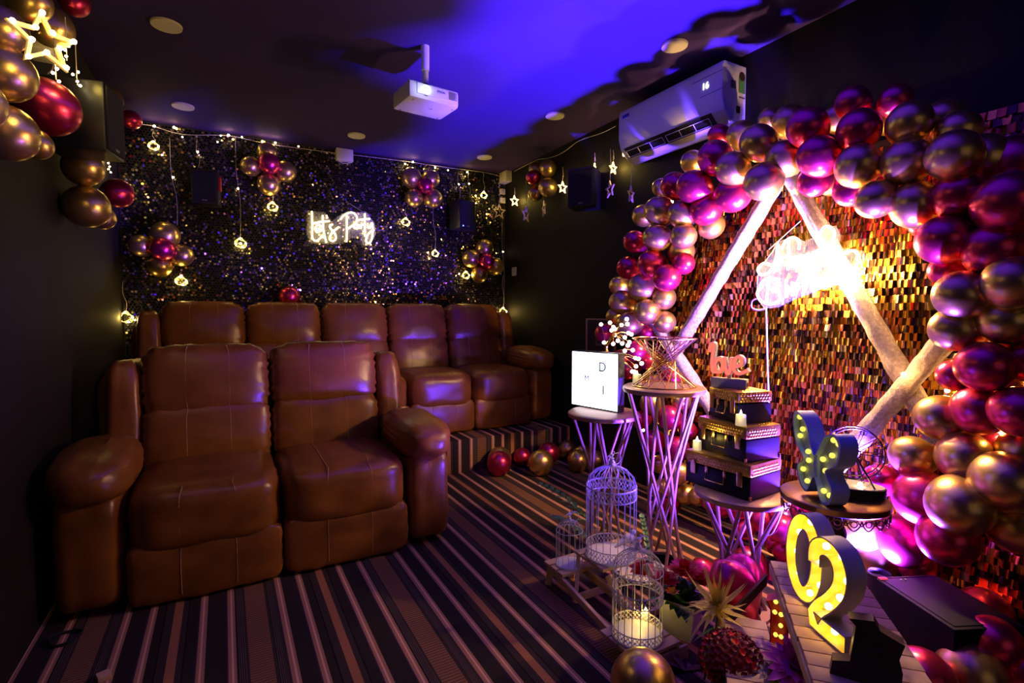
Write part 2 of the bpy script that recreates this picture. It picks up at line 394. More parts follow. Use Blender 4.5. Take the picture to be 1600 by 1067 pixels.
# ------------------------------------------------------------------ projector
def projector():
    c = at(665, 150, 'Z', 2.56); t = thing('ceiling_projector', 'white projector with glowing lens hanging from the ceiling', 'projector', (c.x, c.y, 2.53), R_(4))
    t.rotation_euler = (R_(0), 0, R_(6))
    MB().box(-.155, .155, -.12, .12, -.045, .05, b=.022).build('housing', M_white, t)
    MB().box(-.11, .12, -.125, -.117, -.02, .038, b=.003).build('front_panel', M_white, t)
    MB().lathe([(.0, 0), (.016, 0), (.020, .006), (.036, .008), (.038, .03)], 28, Matrix.Translation((-.055, -.128, .012)) @ Matrix.Rotation(R_(-90), 4, 'X') @ Matrix.Scale(1, 4)).build('lens_ring', M_blackgloss, t)
    l = MB().lathe([(0, 0), (.012, -.001), (.017, .002)], 24, Matrix.Translation((-.055, -.132, .012)) @ Matrix.Rotation(R_(-90), 4, 'X')).build('glowing_lens', mat('projector_lens_glow', (.5, .6, 1), .1, emit=(.45, .62, 1), es=60), t)
    for k in range(7): MB().box(.085, .135, -.1285, -.126, -.012+k*.0065, -.009+k*.0065).build('vent_slot', M_grey, t)
    MB().box(-.075, .075, -.08, .06, .05, .062, b=.003).build('mount_plate', M_white, t)
    MB().lathe([(.055, .062), (.05, .07), (.022, .085), (.018, .10), (.018, .17), (.023, .172), (.024, H-2.53), (.0, H-2.53)], 24).build('mount_pole', M_white, t)
    MB().lathe([(.0, .05), (.008, .05), (.008, .075), (0, .075)], 12, Matrix.Translation((-.125, -.05, 0))).build('adjuster_foot', M_white, t)
    for x, y in ((-.12, -.09), (.13, -.08), (-.12, .09), (.12, .09)): MB().lathe([(0, -.047), (.006, -.0465), (.006, -.044)], 10, Matrix.Translation((x, y, 0))).build('screw', M_grey, t)
    text('maker_lettering', 'EPSON', .017, frame_M((.035, -.1255, .016), (1, 0, 0), (0, 0, 1)), M_grey, t)
    text('model_lettering', 'H 838', .010, frame_M((.02, -.02, -.0455), (1, 0, 0), (0, -1, 0)), M_grey, t)
    lamp('SPOT', 'projector_beam', t.location+Vector((-.07, -.16, .01)), 8, (.75, .55, 1), .01, (0.0, -1, -.22), 52, .4)
    lamp('POINT', 'projector_lens_spill', t.location+Vector((-.07, -.19, .0)), .25, (.4, .5, 1), .02)
projector()

# ------------------------------------------------------------------ air conditioner
def aircon():
    t = thing('air_conditioner', 'white split air conditioner high on the right wall above the balloon arch', 'air conditioner', (0, 2.09, 0))
    Lh = .90
    prof = [(2.758, 2.425), (2.70, 2.405), (2.635, 2.43), (2.57, 2.49), (2.548, 2.56), (2.548, 2.74), (2.562, 2.765), (2.758, 2.765)]
    o = MB().prism(prof, 0, Lh).build('housing', M_white, t, angle=30)
    bv = o.modifiers.new('bevel', 'BEVEL'); bv.width = .007; bv.segments = 3; bv.limit_method = 'ANGLE'; bv.angle_limit = R_(25)
    # outlet slot on the lower front slope
    a = Vector((2.566, 0, 2.497)); b = Vector((2.628, 0, 2.436)); n_ = Vector((-.7, 0, -.72))
    def slope(u, y, d=.0): q = a.lerp(b, u)+n_*d; return Vector((q.x, y, q.z))
    m = MB(); vs = [slope(.02, .09, .003), slope(.98, .09, .003), slope(.98, .86, .003), slope(.02, .86, .003)]; m.add(vs, [(0, 1, 2, 3)]); m.build('outlet_slot', M_vent, t, smooth=False)
    for y0, y1 in ((.12, .47), (.50, .85)):
        f = MB().tube([slope(.30, y0, .008), slope(.30, y1, .008)], .0022, 6); f.tube([slope(.85, y0, .010), slope(.85, y1, .010)], .0022, 6)
        fo = f.build('louver_frame', M_white, t)
        for k in range(4):
            y = y0+(y1-y0)*k/3
            MB().tube([slope(.30, y, .008), slope(.85, y, .010)], .0022, 6).build('louver_bar', M_white, fo)
    MB().box(2.5455, 2.549, .86, .90, 2.44, 2.44).build('seam_line', M_grey, t) if False else None
    MB().box(2.546, 2.5485, .0, .22, 2.705, 2.708).build('panel_line', M_grey, t)
    MB().box(2.546, 2.5485, .0, .16, 2.600, 2.603).build('panel_line', M_grey, t)
    text('lit_temperature', '16', .052, frame_M((2.545, .12, 2.655), (0, -1, 0), (0, 0, 1)), mat('aircon_digits', (1, 1, 1), .4, emit=(.9, .93, 1), es=3), t)
    MB().box(2.545, 2.549, .79, .855, 2.70, 2.722).build('blue_badge', mat('blue_badge_print', (.04, .05, .35), .3), t)
    # stickers on the near end
    MB().box(2.69, 2.745, -.0025, -.0005, 2.605, 2.70).build('energy_label', mat('green_energy_label', (.12, .38, .12), .5), t)
    MB().lathe([(0, 0), (.026, 0), (.026, .002), (0, .002)], 24, Matrix.Translation((2.717, -.001, 2.70)) @ Matrix.Rotation(R_(90), 4, 'X')).build('round_label', mat('dark_round_label', (.05, .03, .02), .5), t)
    MB().box(2.62, 2.665, -.0025, -.0005, 2.62, 2.665).build('grey_print', M_grey, t)
    MB().box(2.695, 2.745, -.0025, -.0005, 2.575, 2.58).build('print_line', M_grey, t)
    MB().box(2.672, 2.705, -.0025, -.0005, 2.485, 2.525).build('small_square_label', M_black, t)
aircon()
# junction box beside it
jb = thing('wall_junction_box', 'small white box on the wall at the far end of the air conditioner', 'junction box', (XR-.001, 3.06, 2.56)); MB().box(-.05, 0, -.05, .05, -.06, .06, b=.006).build('box', M_cream, jb); MB().box(-.053, -.05, -.035, .035, -.045, .045, b=.001).build('lid', M_cream, jb)

# ------------------------------------------------------------------ speakers
def speaker(label, loc, rz, w_, d, h_, tilt=0):
    t = thing('wall_speaker', label, 'speaker', loc, rz, 'black wall speakers'); t.rotation_euler = (tilt, 0, rz)
    MB().box(-w_/2, w_/2, -d, 0, -h_/2, h_/2, b=.008).build('cabinet', M_black, t)
    g = MB().box(-w_/2+.012, w_/2-.012, -d-.008, -d, -h_/2+.012, h_/2-.012, b=.003).build('grille', M_blackcloth, t)
    MB().box(-.018, .018, -d-.0095, -d-.008, -h_/2+.022, -h_/2+.032).build('badge', M_grey, g)
    MB().box(-.02, .02, 0, .05, -.03, .03, b=.004).build('bracket', M_black, t)
    return t
s1 = at(325, 292, 'Y', 4.9); speaker('black wall speaker on the sequin wall with a small red tag', (s1.x, 5.07, s1.z), R_(-8), .19, .17, .27)
MB().box(.097, .112, -.16, -.10, -.02, .09, b=.002).build('red_tag', mat('red_tag_paper', (.5, .02, .01), .5), [o for o in col.objects if o.name.startswith('wall_speaker')][0])
s2 = at(722, 336, 'Y', 4.95); t_ = speaker('black wall speaker on the sequin wall near the right corner', (s2.x, 5.07, s2.z), R_(15), .21, .17, .29)
MB().lathe([(0, 0), (.005, .001), (.006, .004)], 12, Matrix.Translation((-.07, -.181, -.12)) @ Matrix.Rotation(R_(90), 4, 'X')).build('blue_indicator_light', mat('blue_led', (.1, .1, 1), .3, emit=(.1, .15, 1), es=12), t_)
s3 = at(905, 300, 'X', 2.62); speaker('black wall speaker on the right wall among hanging stars', (2.70, s3.y-.02, s3.z), R_(-55), .22, .21, .31)
lsp = at(120, 190, 'X', -.56); speaker('large black wall speaker high on the left wall between balloon clusters', (XL+.05, lsp.y, lsp.z), R_(78), .20, .24, .30, 0)

# ------------------------------------------------------------------ small wall boxes
def wallbox(name, label, cat, loc, w_, h_, d, rz, m=M_cream, extra=None):
    t = thing(name, label, cat, loc, rz); MB().box(-w_/2, w_/2, -d, 0, -h_/2, h_/2, b=.005).build('case', m, t)
    f = MB().box(-w_/2+.015, w_/2-.015, -d-.004, -d, -h_/2+.015, h_/2-.015, b=.002).build('cover', m, t)
    return t
p = at(538, 243, 'Y', 5.08); t_ = wallbox('wall_sensor_box', 'white box at the top of the sequin wall under the ceiling edge', 'sensor box', (p.x, 5.105, p.z), .15, .11, .06, 0, M_white)
MB().tube(smooth_path([(-.05, -.03, -.055), (-.02, -.04, -.075), (.03, -.03, -.07), (.06, -.02, -.05)]), .003, 6).build('cable', M_white, t_)
p = at(789, 277, 'X', 2.72); wallbox('corner_sensor_box', 'cream box on the right wall beside the back corner', 'sensor box', (XR-.001, p.y, p.z), .17, .12, .07, R_(-90))
p = at(803, 424, 'X', 2.75); wallbox('light_switch', 'cream switch plate on the right wall by the back corner', 'switch', (XR-.001, p.y, p.z), .09, .09, .012, R_(-90))
for i, (x, y) in enumerate(((786, 299), (787, 313))):
    p = at(x, y, 'Y', 5.06); wallbox('string_battery_box', 'tiny cream battery box in the back right corner, %s of two' % ('upper', 'lower')[i], 'battery box', (p.x, 5.09, p.z), .055, .06, .03, R_(12*(1-2*i)))
p = at(187, 198, 'X', -.58); t_ = wallbox('emergency_lamp_box', 'small cream lamp box with a red face high on the left wall', 'emergency lamp', (XL+.001, p.y, p.z), .12, .20, .13, R_(90)); MB().box(-.06, .06, -.135, -.128, .0, .09, b=.002).build('red_lens', mat('red_plastic_lens', (.6, .01, .01), .3, emit=(1, .02, .01), es=.25), t_)
p = at(112, 70, 'X', -.55); t_ = wallbox('wall_sensor_box', 'white box under the ceiling at the upper left, behind the lit star', 'sensor box', (XL+.001, p.y, p.z), .16, .14, .09, R_(90), M_cream)
MB().tube(smooth_path([(.07, -.04, .03), (.13, -.05, .02), (.16, -.05, -.05), (.12, -.04, -.10)]), .003, 6).build('cable', M_cream, t_)

# ------------------------------------------------------------------ balloons
def balloon_mesh(name, m):
    prof = []
    for i in range(0, 25):
        a = -math.pi/2+math.pi*i/24
        r = math.cos(a); z = math.sin(a)
        if z < 0: z *= 1.16; r *= (1-.10*(z*z)*.7)
        prof.append((max(r, 0), z*1.02))
    prof = [(.055, -1.30), (.075, -1.27), (.035, -1.225), (.05, -1.19), (.12, -1.165)]+prof[2:]
    prof[-1] = (0, prof[-1][1])
    o = MB().lathe(prof, 28).build(name, m, None, angle=60)
    me = o.data; bpy.data.objects.remove(o); return me
BM = {'G': balloon_mesh('gold_balloon', M_gold), 'R': balloon_mesh('red_balloon', M_red)}
CN = {'G': 'gold', 'R': 'red'}
def balloon(c, r, k, label, group, neck=None, st=1.0):
    o = bpy.data.objects.new('balloon', BM[k]); col.objects.link(o); o.location = c
    d = Vector(neck) if neck is not None else Vector((1, random.uniform(-.6, .6), random.uniform(-.6, .6)))
    o.rotation_mode = 'QUATERNION'; o.rotation_quaternion = d.to_track_quat('-Z', 'Y'); o.scale = (r, r, r*st)
    return tag(o, label, 'balloon', group)

ARCH = '''1124,212,17,R,b 1159,212,22,G,b 1185,223,27,G,f 1118,247,26,R,f 1152,265,25,G,f 1083,254,18,G,b 1055,291,21,R,m 1089,293,25,R,f 1138,303,27,R,f 1204,187,18,G,b 1218,246,27,G,f
1200,285,28,G,f 1034,293,14,G,b 1110,328,24,R,m 1066,335,21,G,f 1030,330,22,G,f 1006,337,17,G,b 1104,352,20,G,m 1027,371,21,G,f 1068,369,20,G,f 992,378,17,R,m 1058,393,20,G,m 1019,412,21,R,f 983,419,18,R,m
1070,412,17,R,m 1042,434,21,R,f 1004,449,21,G,f 968,447,15,G,b 1037,466,18,G,m 972,473,19,G,f 1011,487,20,G,f 1038,503,17,G,m 983,506,19,G,f 1009,518,13,R,b 961,494,13,G,b 947,521,16,R,m
993,548,16,R,f 1012,564,14,R,m 969,560,14,R,m 982,578,15,R,m 1022,600,15,G,m 1050,590,15,R,m 1018,631,18,G,f 1046,652,19,R,f 1064,627,15,G,m 1002,656,14,R,m 1021,689,17,R,f 1058,700,18,R,f 1061,740,17,G,f 1074,672,13,R,m 1031,725,14,G,m 1036,762,14,G,m 1048,792,14,R,m
1071,773,15,G,m 1090,776,13,G,m 1110,782,13,R,m 1132,793,13,R,m 1153,797,15,R,m 1163,828,13,R,m 1192,814,18,R,f 1229,827,20,R,f 1207,851,15,R,m 1229,858,13,R,m 1227,796,13,G,m 1246,797,13,R,m 1262,840,20,R,m 1290,850,22,G,m 1180,790,13,G,b
1333,161,25,R,m 1342,203,31,R,f 1262,199,30,R,f 1286,246,30,R,f 1234,191,25,G,b 1266,281,24,R,f 1324,294,26,R,f 1348,261,32,G,f 1421,193,32,G,f 1417,253,35,G,f 1406,160,24,R,b 1376,313,28,G,f 1425,319,35,G,f 1480,190,30,G,b
1500,206,30,G,m 1500,246,37,G,f 1496,304,36,R,f 1477,375,37,R,f 1480,422,24,R,m 1511,461,37,G,f 1552,390,40,R,f 1575,255,46,R,m 1580,318,48,R,f 1592,442,40,G,f 1492,514,34,G,f 1567,500,38,G,f 1543,572,38,R,f 1492,586,24,R,m
1524,642,38,R,f 1470,652,34,G,m 1425,712,30,G,m 1597,642,38,R,f 1500,716,38,G,f 1513,784,44,G,f 1434,780,40,R,f 1376,750,24,R,m 1350,832,30,G,b 1363,872,34,G,b 1421,843,38,R,b 1425,886,26,R,b 1485,838,40,R,f 1575,751,46,G,f 1590,818,44,G,m
1324,838,20,G,m 1412,738,20,R,b 1600,705,36,G,m 1603,560,36,R,m 1600,385,36,R,m 1310,185,22,G,b 1380,180,26,G,b 1455,232,30,G,b 1450,345,26,R,b 1300,285,20,G,b 1560,440,32,R,b 1545,515,28,G,b 1560,610,28,G,b 1555,690,30,R,b 1535,250,38,G,m 1540,345,38,G,m 1395,292,24,R,b'''
rows = []
for tok in ARCH.split():
    x, y, r, k, d = tok.split(','); X = {'f': 2.40, 'm': 2.48, 'b': 2.57}[d]
    p = at(float(x), float(y), 'X', X); rr = float(r)*depth(p)/FPX*1.02; rows.append([p, min(max(rr, .055), .105), k, d])
for it in range(3):   # nudge apart in depth only, so that neighbours press together instead of merging
    for a in rows:
        for b in rows:
            if a is b: continue
            v = a[0]-b[0]; mn = (a[1]+b[1])*.80
            if 0 < v.length < mn and abs(v.x) < .14:
                s_ = 1 if v.x > 0 or (v.x == 0 and id(a) > id(b)) else -1
                if a[0].x < 2.62 and a[0].x > 2.30: a[0].x += s_*.012
CY, CZ = 1.72, 1.12
buck = {}
for row_ in rows:
    p, r, k, d = row_; dy = CY-p.y; dz = p.z-CZ; rad = math.hypot(dy, dz)
    seg = 'left leg' if (dy < 0 and dz < .45) else ('crown' if dz >= .45 else 'right leg')
    if dz < -.55 and -.75 < dy < .50: seg = 'foot'
    rw = 'inner' if rad < .84 else ('middle' if rad < .99 else 'outer')
    buck.setdefault((seg, rw, k), []).append(row_)
for (seg, rw, k), L_ in buck.items():
    L_.sort(key=lambda q: q[0].z if 'leg' in seg else -q[0].y)
    for i, (p, r, k2, d) in enumerate(L_):
        if 'leg' in seg: lb = '%s balloon, %s up of %s ones in the arch\'s %s, %s row' % (CN[k], ORD[i], CN[k], seg, rw)
        else: lb = '%s balloon, %s %s one from the left along the arch\'s %s, %s row' % (CN[k], ORD[i], CN[k], seg, rw)
        ny, nz_ = (CY-p.y), (CZ-p.z); s0 = max(.1, math.hypot(ny, nz_)); sg = 1 if math.hypot(CY-p.y, CZ-p.z) > .9 else -1
        balloon(p, r, k, lb, 'balloons of the arch', (1.0, sg*ny/s0*.6+random.uniform(-.3, .3), sg*nz_/s0*.6+random.uniform(-.3, .3)), 1.05)
CL = [
 ('left of the neon lettering', 'Y', 4.98, '421,256,16,R 392,260,15,G 418,238,15,G 446,268,16,G 420,288,17,G'),
 ('low on the sequin wall\'s left', 'Y', 4.98, '254,389,18,R 258,368,21,G 221,384,17,G 284,399,17,G 250,416,17,G'),
 ('right of the neon lettering', 'Y', 4.98, '665,290,12,R 643,278,16,G 673,280,14,G 647,309,14,G 676,310,15,G'),
 ('low by the back right corner', 'Y', 4.98, '761,408,12,R 757,388,14,G 736,404,14,G 773,416,14,G 749,429,13,G'),
 ('on the right wall', 'X', 2.66, '833,277,11,R 856,263,13,G 837,264,11,G 856,293,15,G 837,302,12,G'),
 ('around the large lit star', 'X', -.58, '75,168,42,R 48,2,28,G 80,42,30,G 116,3,21,R 2,45,34,G 6,115,42,G 10,208,42,G 57,226,22,G -40,160,40,G'),
 ('under the large left speaker', 'X', -.60, '184,302,22,R 130,262,28,G 135,323,32,G 160,340,18,G'),
 ('by the red-faced lamp', 'X', -.61, '205,187,14,R 170,155,19,G'),
]
posw = {5: ['centre', 'left', 'top', 'right', 'bottom']}
for lb, ax, v, toks in CL:
    items = [t.split(',') for t in toks.split()]; gi = 0
    arr = [(float(a), float(b), float(c), d) for a, b, c, d in items]
    byx = sorted([q for q in arr if q[3] == 'G'], key=lambda q: q[1]); byr = sorted([q for q in arr if q[3] == 'R'], key=lambda q: q[1])
    for q in arr:
        vv = v; lst = byx if q[3] == 'G' else byr
        if q[3] == 'R' and len(byr) == 1: vv = v-.07 if ax == 'Y' or v > 0 else v+.05
        i = lst.index(q); p = at(q[0], q[1], ax, vv); r = min(q[2]*depth(p)/FPX, .135)
        if ax == 'X' and v < 0: p.x = max(p.x, XL+r*.6)
        kk = 'only red balloon' if (q[3] == 'R' and len(byr) == 1) else '%s balloon %s from the top' % (CN[q[3]], ORD[i])
        c0 = sum((at(z_[0], z_[1], ax, v) for z_ in arr), Vector())/len(arr)
        balloon(p, r, q[3], '%s in the wall cluster %s' % (kk, lb), 'balloons in the cluster '+lb, (c0-p)+Vector((.0, .12, 0) if ax == 'Y' else ((.12 if v > 0 else -.12), 0, 0)))
p = at(453, 465, 'Y', 4.93); balloon((p.x, 4.93, 1.395+.085), .088, 'R', 'single red balloon resting on top of the long sofa back', None, (0, .3, -1)).location = (p.x, 4.955, p.z+.01)
FB = '766,709,18,G 780,724,19,R 810,711,14,R 834,697,14,G 845,723,20,G 857,708,17,R 869,696,14,G 898,684,12,R 897,699,13,G 903,720,17,G 924,690,13,G 938,706,15,G 948,690,12,R 915,700,12,R 955,715,15,G 965,728,15,G 742,708,9,G'
kn = {'G': 0, 'R': 0}
for tok in FB.split()[:16]:
    x, y, r, k = tok.split(','); x, y, r = float(x), float(y), float(r); rr = .085
    p = at(x, y, 'Z', rr)
    for _ in range(6): rr = min(.11, max(.055, r*depth(p)/FPX)); p = at(x, y, 'Z', rr)
    if p.y+rr > 3.86: p.y = 3.86-rr
    p.x = min(p.x, XR-rr)
    balloon(p, rr, k, '%s balloon on the carpet by the step, %s %s one from the left' % (CN[k], ORD[kn[k]], CN[k]), 'balloons on the carpet by the step', (random.uniform(-.4, .4), random.uniform(.2, .8), -1)); kn[k] += 1
for x, y, r, k, lb in ((1005, 1068, .105, 'G', 'gold balloon on the carpet in front of the low wooden stand'), (1536, 958, .10, 'R', 'dark red balloon on the floor beside the black box, farthest one there'), (1552, 1003, .085, 'R', 'dark red balloon on the floor between a gold one and the farthest red one'),
                       (1518, 1052, .10, 'G', 'gold balloon on the floor in the bottom right corner'), (1440, 1062, .10, 'R', 'dark red balloon at the near end of the plank bench'), (1598, 1050, .10, 'R', 'dark red balloon cut by the frame in the bottom right corner')):
    z = r
    if 'between' in lb or 'farthest' in lb: z = r+(.10 if 'between' in lb else .0)
    if 'plank bench' in lb or 'cut by' in lb: z = r
    balloon(at(x, y, 'Z', z), r, k, lb, 'loose balloons on the floor', (.3, .2, -1), .95)

# heart foil balloons
def heart(label, c, s_, k, rz, tilt=0):
    bm = MB(); n = 64; vs = []; fs = []; layers = 10
    def hp(t): return Vector((16*math.sin(t)**3/17, 0, (13*math.cos(t)-5*math.cos(2*t)-2*math.cos(3*t)-math.cos(4*t))/17))
    for side in (-1, 1):
        for L in range(layers+1):
            f = math.cos(L/layers*math.pi/2); th = math.sin(L/layers*math.pi/2)
            for j in range(n):
                q = hp(2*math.pi*j/n); w_ = (1+.02*math.sin(j*5)*f)
                vs.append(Vector((q.x*f*w_, side*.52*(th**.9), (q.z+.05)*f*w_-.05)))
    for sd in range(2):
        o = sd*(layers+1)*n
        for L in range(layers):
            for j in range(n): fs.append((o+L*n+j, o+L*n+(j+1) % n, o+(L+1)*n+(j+1) % n, o+(L+1)*n+j))
    bm.add([v*s_ for v in vs], fs); o = bm.build('heart_balloon', M_red if k == 'R' else M_gold, None, angle=75)
    m2 = bmesh.new(); m2.from_mesh(o.data); bmesh.ops.remove_doubles(m2, verts=m2.verts[:], dist=.0008); bmesh.ops.recalc_face_normals(m2, faces=m2.faces[:]); m2.to_mesh(o.data); m2.free()
    o.location = c; o.rotation_euler = (tilt, R_(12), rz); return tag(o, label, 'balloon', 'heart-shaped foil balloons')
heart('large red heart foil balloon under the suitcase table, nearest of three', at(1150, 918, 'Y', 1.29), .165, 'R', R_(18), R_(-8))
heart('red heart foil balloon half hidden behind the nearest heart balloon', at(1112, 905, 'Y', 1.78), .15, 'R', R_(-10), R_(-5))
heart('pink-lit red heart foil balloon between the near heart and the plank bench', at(1196, 905, 'X', 2.36), .19, 'R', R_(-55), R_(5))

# ------------------------------------------------------------------ gold sequin backdrop
def backdrop():
    t = thing('gold_sequin_backdrop', 'gold shimmering sequin backdrop standing behind the balloon arch on the right', 'backdrop', (2.70, 0, 0))
    CYb, CZb, Rb = 1.72, 1.12, 1.02
    def inside(y, z): return (z > .10) and ((y < 1.05 and z < 2.10 and y > -.35) or (y-CYb)**2+(z-CZb)**2 < Rb*Rb or (z < CZb and y < CYb+Rb*.9 and y > 0))
    poly = []
    top = math.asin((2.10-CZb)/Rb) if (2.10-CZb) < Rb else 1.4
    poly = [(-.36, .08), (CYb+.93, .08), (CYb+.93, .70)]
    for k in range(17):
        a = -.42+(math.pi/2+.25+.42)*k/16; y, z = CYb+Rb*math.cos(a), CZb+Rb*math.sin(a); poly.append((y, z))
    poly += [(-.36, 2.12)]
    poly = [q for q in poly]
    m = MB(); n = len(poly); vs = [Vector((0.012, y, z)) for y, z in poly]+[Vector((.045, y, z)) for y, z in poly]
    m.add(vs, [tuple(range(n)), tuple(range(n, 2*n))[::-1]]+[(i, i+n, (i+1) % n+n, (i+1) % n) for i in range(n)]); m.build('backing', M_seqb, t, smooth=False)
    mats = [mat('gold_sequin', (.86, .45, .045), .17, 1), mat('copper_sequin', (.66, .20, .03), .17, 1), mat('bronze_sequin', (.10, .045, .02), .17, 1), mat('pale_gold_sequin', (.92, .64, .18), .2, 1)]
    for i in range(1): pass
    rnd = random.Random(11); wq, hq = .030, .037; cells = []
    z = .13; iz = 0
    while z < 2.14:
        y = -.33+(iz % 2)*wq*.5
        while y < 2.75:
            if inside(y, z): cells.append((y, z))
            y += wq
        z += hq*.93; iz += 1
    # the pieces that show largest: inside the arch, nearest the camera
    vis = [c for c in cells if ((c[0]-CYb)**2+(c[1]-CZb)**2 < .66**2)]
    vis.sort(key=lambda c: c[0]); single = set(vis[:300])
    piece = []
    for k in range(4):
        b = MB(); n_ = 3
        vs = []
        for i in range(n_+1):
            u = -.5+i/n_
            for v in (0, 1): vs.append(Vector((.0035*(4*u*u-1)*(-1), u*wq*.93, (-v)*hq)))
        b.add(vs, [(2*i, 2*i+1, 2*i+3, 2*i+2) for i in range(n_)])
        o = b.build('sequin', mats[k], t, smooth=True); piece.append(o.data); bpy.data.objects.remove(o)
    st = MB()
    for c in cells:
        big = .10*noise.noise(Vector((c[0]*3, c[1]*3, 4)))
        tilt = abs(rnd.gauss(.03, .13))+big; yaw = rnd.gauss(0, .12)+.12*noise.noise(Vector((c[0]*3, c[1]*3, 7))); roll = rnd.gauss(0, .05)
        k = rnd.choices((0, 1, 2, 3), (4, 3.4, 3.2, 1))[0]
        Mx = Matrix.Translation((rnd.uniform(-.004, 0), c[0], c[1]+hq/2)) @ Matrix.Rotation(yaw, 4, 'Z') @ Matrix.Rotation(tilt, 4, 'Y') @ Matrix.Rotation(roll, 4, 'X')
        if c in single:
            o = bpy.data.objects.new('sequin', piece[k]); col.objects.link(o); o.parent = t; o.matrix_local = Mx
        else:
            st.cur = k; n_ = 2; vs = []
            for i in range(n_+1):
                u = -.5+i/n_
                for v in (0, 1): vs.append(Mx @ Vector((.0035*(1-4*u*u), u*wq*.93, -v*hq)))
            st.add(vs, [(2*i, 2*i+1, 2*i+3, 2*i+2) for i in range(n_)])
    o = st.build('sequins', mats, t, smooth=True, angle=80); o['kind'] = 'stuff'
backdrop()

# tulle wrapped tubes forming the pointed frame
def tube_bar(label, a, b, r=.042):
    t = thing('tulle_wrapped_tube', label, 'decorative tube', a, 0, 'tulle-wrapped tubes of the star frame'); d = b-a; L = d.length; n = 40
    pts = []; rs = []
    for i in range(n+1):
        u = i/n; pts.append(d*u); rs.append(r*(1+.10*noise.noise(Vector((u*9, a.y*5, 0)))+.05*math.sin(u*60)))
    m = MB(); m.tube(pts, rs, 14); o = m.build('tulle_wrap', M_tulle, t)
    for v in o.data.vertices: v.co += Vector((0, 0, .004*noise.noise(v.co*40)))
    MB().tube([Vector((0, 0, 0)), d], r*.45, 10).build('inner_tube', M_pot, t)
    return t
tube_bar('pale tulle-wrapped tube sloping from the arch top down to the left', at(1212, 288, 'X', 2.62), at(1040, 575, 'X', 2.62))
tube_bar('amber-lit tulle-wrapped tube sloping from the arch top down to the right', at(1232, 270, 'X', 2.60), at(1468, 690, 'X', 2.60))
tube_bar('tulle-wrapped tube rising from behind the wheel ornament to the right leg of the arch', at(1255, 790, 'X', 2.56), at(1478, 530, 'X', 2.56))
tube_bar('tulle-wrapped tube sloping down behind the gold wire basket and tall stand', at(1018, 495, 'X', 2.60), at(1180, 745, 'X', 2.60))

# ------------------------------------------------------------------ neon signs
def neon(name, label, base, strokes, r, m, px2w, hang, wire_m=M_wire):
    t = thing(name, label, 'neon sign', base)
    m_ = MB()
    for s_ in strokes:
        pts = smooth_path([px2w(*q)-base for q in s_], 5); m_.tube(pts, r, 7)
    m_.build('glowing_letters', m, t)
    return t
LP = [[(198, 230), (202, 450), (200, 640), (215, 720), (270, 762), (330, 725), (382, 672)], [(278, 565), (335, 535), (350, 495), (312, 470), (272, 500), (262, 555), (290, 600), (340, 590), (378, 545)],
      [(392, 300), (398, 480), (420, 650), (458, 790)], [(230, 448), (350, 418), (515, 405)], [(460, 300), (467, 355)], [(570, 462), (520, 485), (530, 535), (582, 590), (622, 660), (620, 730), (570, 762), (522, 735), (522, 680), (570, 600), (680, 508)],
      [(820, 300), (822, 520), (818, 775)], [(705, 378), (760, 312), (850, 260), (935, 258), (992, 310), (1003, 385), (970, 445), (900, 500), (832, 548)],
      [(1020, 462), (972, 465), (950, 500), (975, 535), (1015, 505), (1025, 460), (1042, 535)], [(1070, 465), (1072, 535), (1080, 480), (1115, 460)],
      [(1145, 270), (1140, 450), (1145, 680)], [(1010, 388), (1130, 372), (1235, 365)], [(1195, 445), (1200, 505), (1238, 525), (1270, 435), (1288, 540), (1278, 680), (1240, 780), (1195, 800), (1165, 750), (1190, 660), (1250, 590), (1310, 560)]]
f1 = lambda x, y: at(470+x*.0875, 310+y*.0875, 'Y', 5.03)
b1 = f1(750, 800)
n1 = neon('neon_party_sign', "warm neon lettering reading Let's Party on the black sequin wall", b1, LP, .0075, M_neonw, f1, None)
cp = [f1(x, y)-b1+Vector((0, .02, 0)) for x, y in ((110, 210), (440, 240), (560, 400), (690, 300), (850, 215), (1000, 240), (1180, 235), (1330, 430), (1350, 640), (1240, 850), (1120, 830), (1060, 700), (900, 700), (790, 800), (560, 820), (200, 800), (110, 650))]
m_ = MB(); n = len(cp); m_.add(cp+[c+Vector((0, .004, 0)) for c in cp], [tuple(range(n)), tuple(range(n, 2*n))[::-1]]+[(i, i+n, (i+1) % n+n, (i+1) % n) for i in range(n)]); m_.build('acrylic_backing', M_acr, n1, smooth=False)
MB().tube([f1(1300, 565)-b1, f1(1510, 565)-b1], .002, 6).build('power_wire', mat('violet_wire', (.5, .35, .8), .4), n1)
MB().tube([f1(500, 230)-b1, f1(760, 60)-b1+Vector((0, .04, 0))], .0012, 5).build('hanging_wire', M_wire, n1)
MB().tube([f1(1140, 260)-b1, f1(860, 60)-b1+Vector((0, .04, 0))], .0012, 5).build('hanging_wire', M_wire, n1)
for x, y in ((250, 500), (820, 450), (1200, 500)): lamp('POINT', 'party_sign_glow', f1(x, y)+Vector((0, .035, 0)), .09, (1, .6, .10), .01)
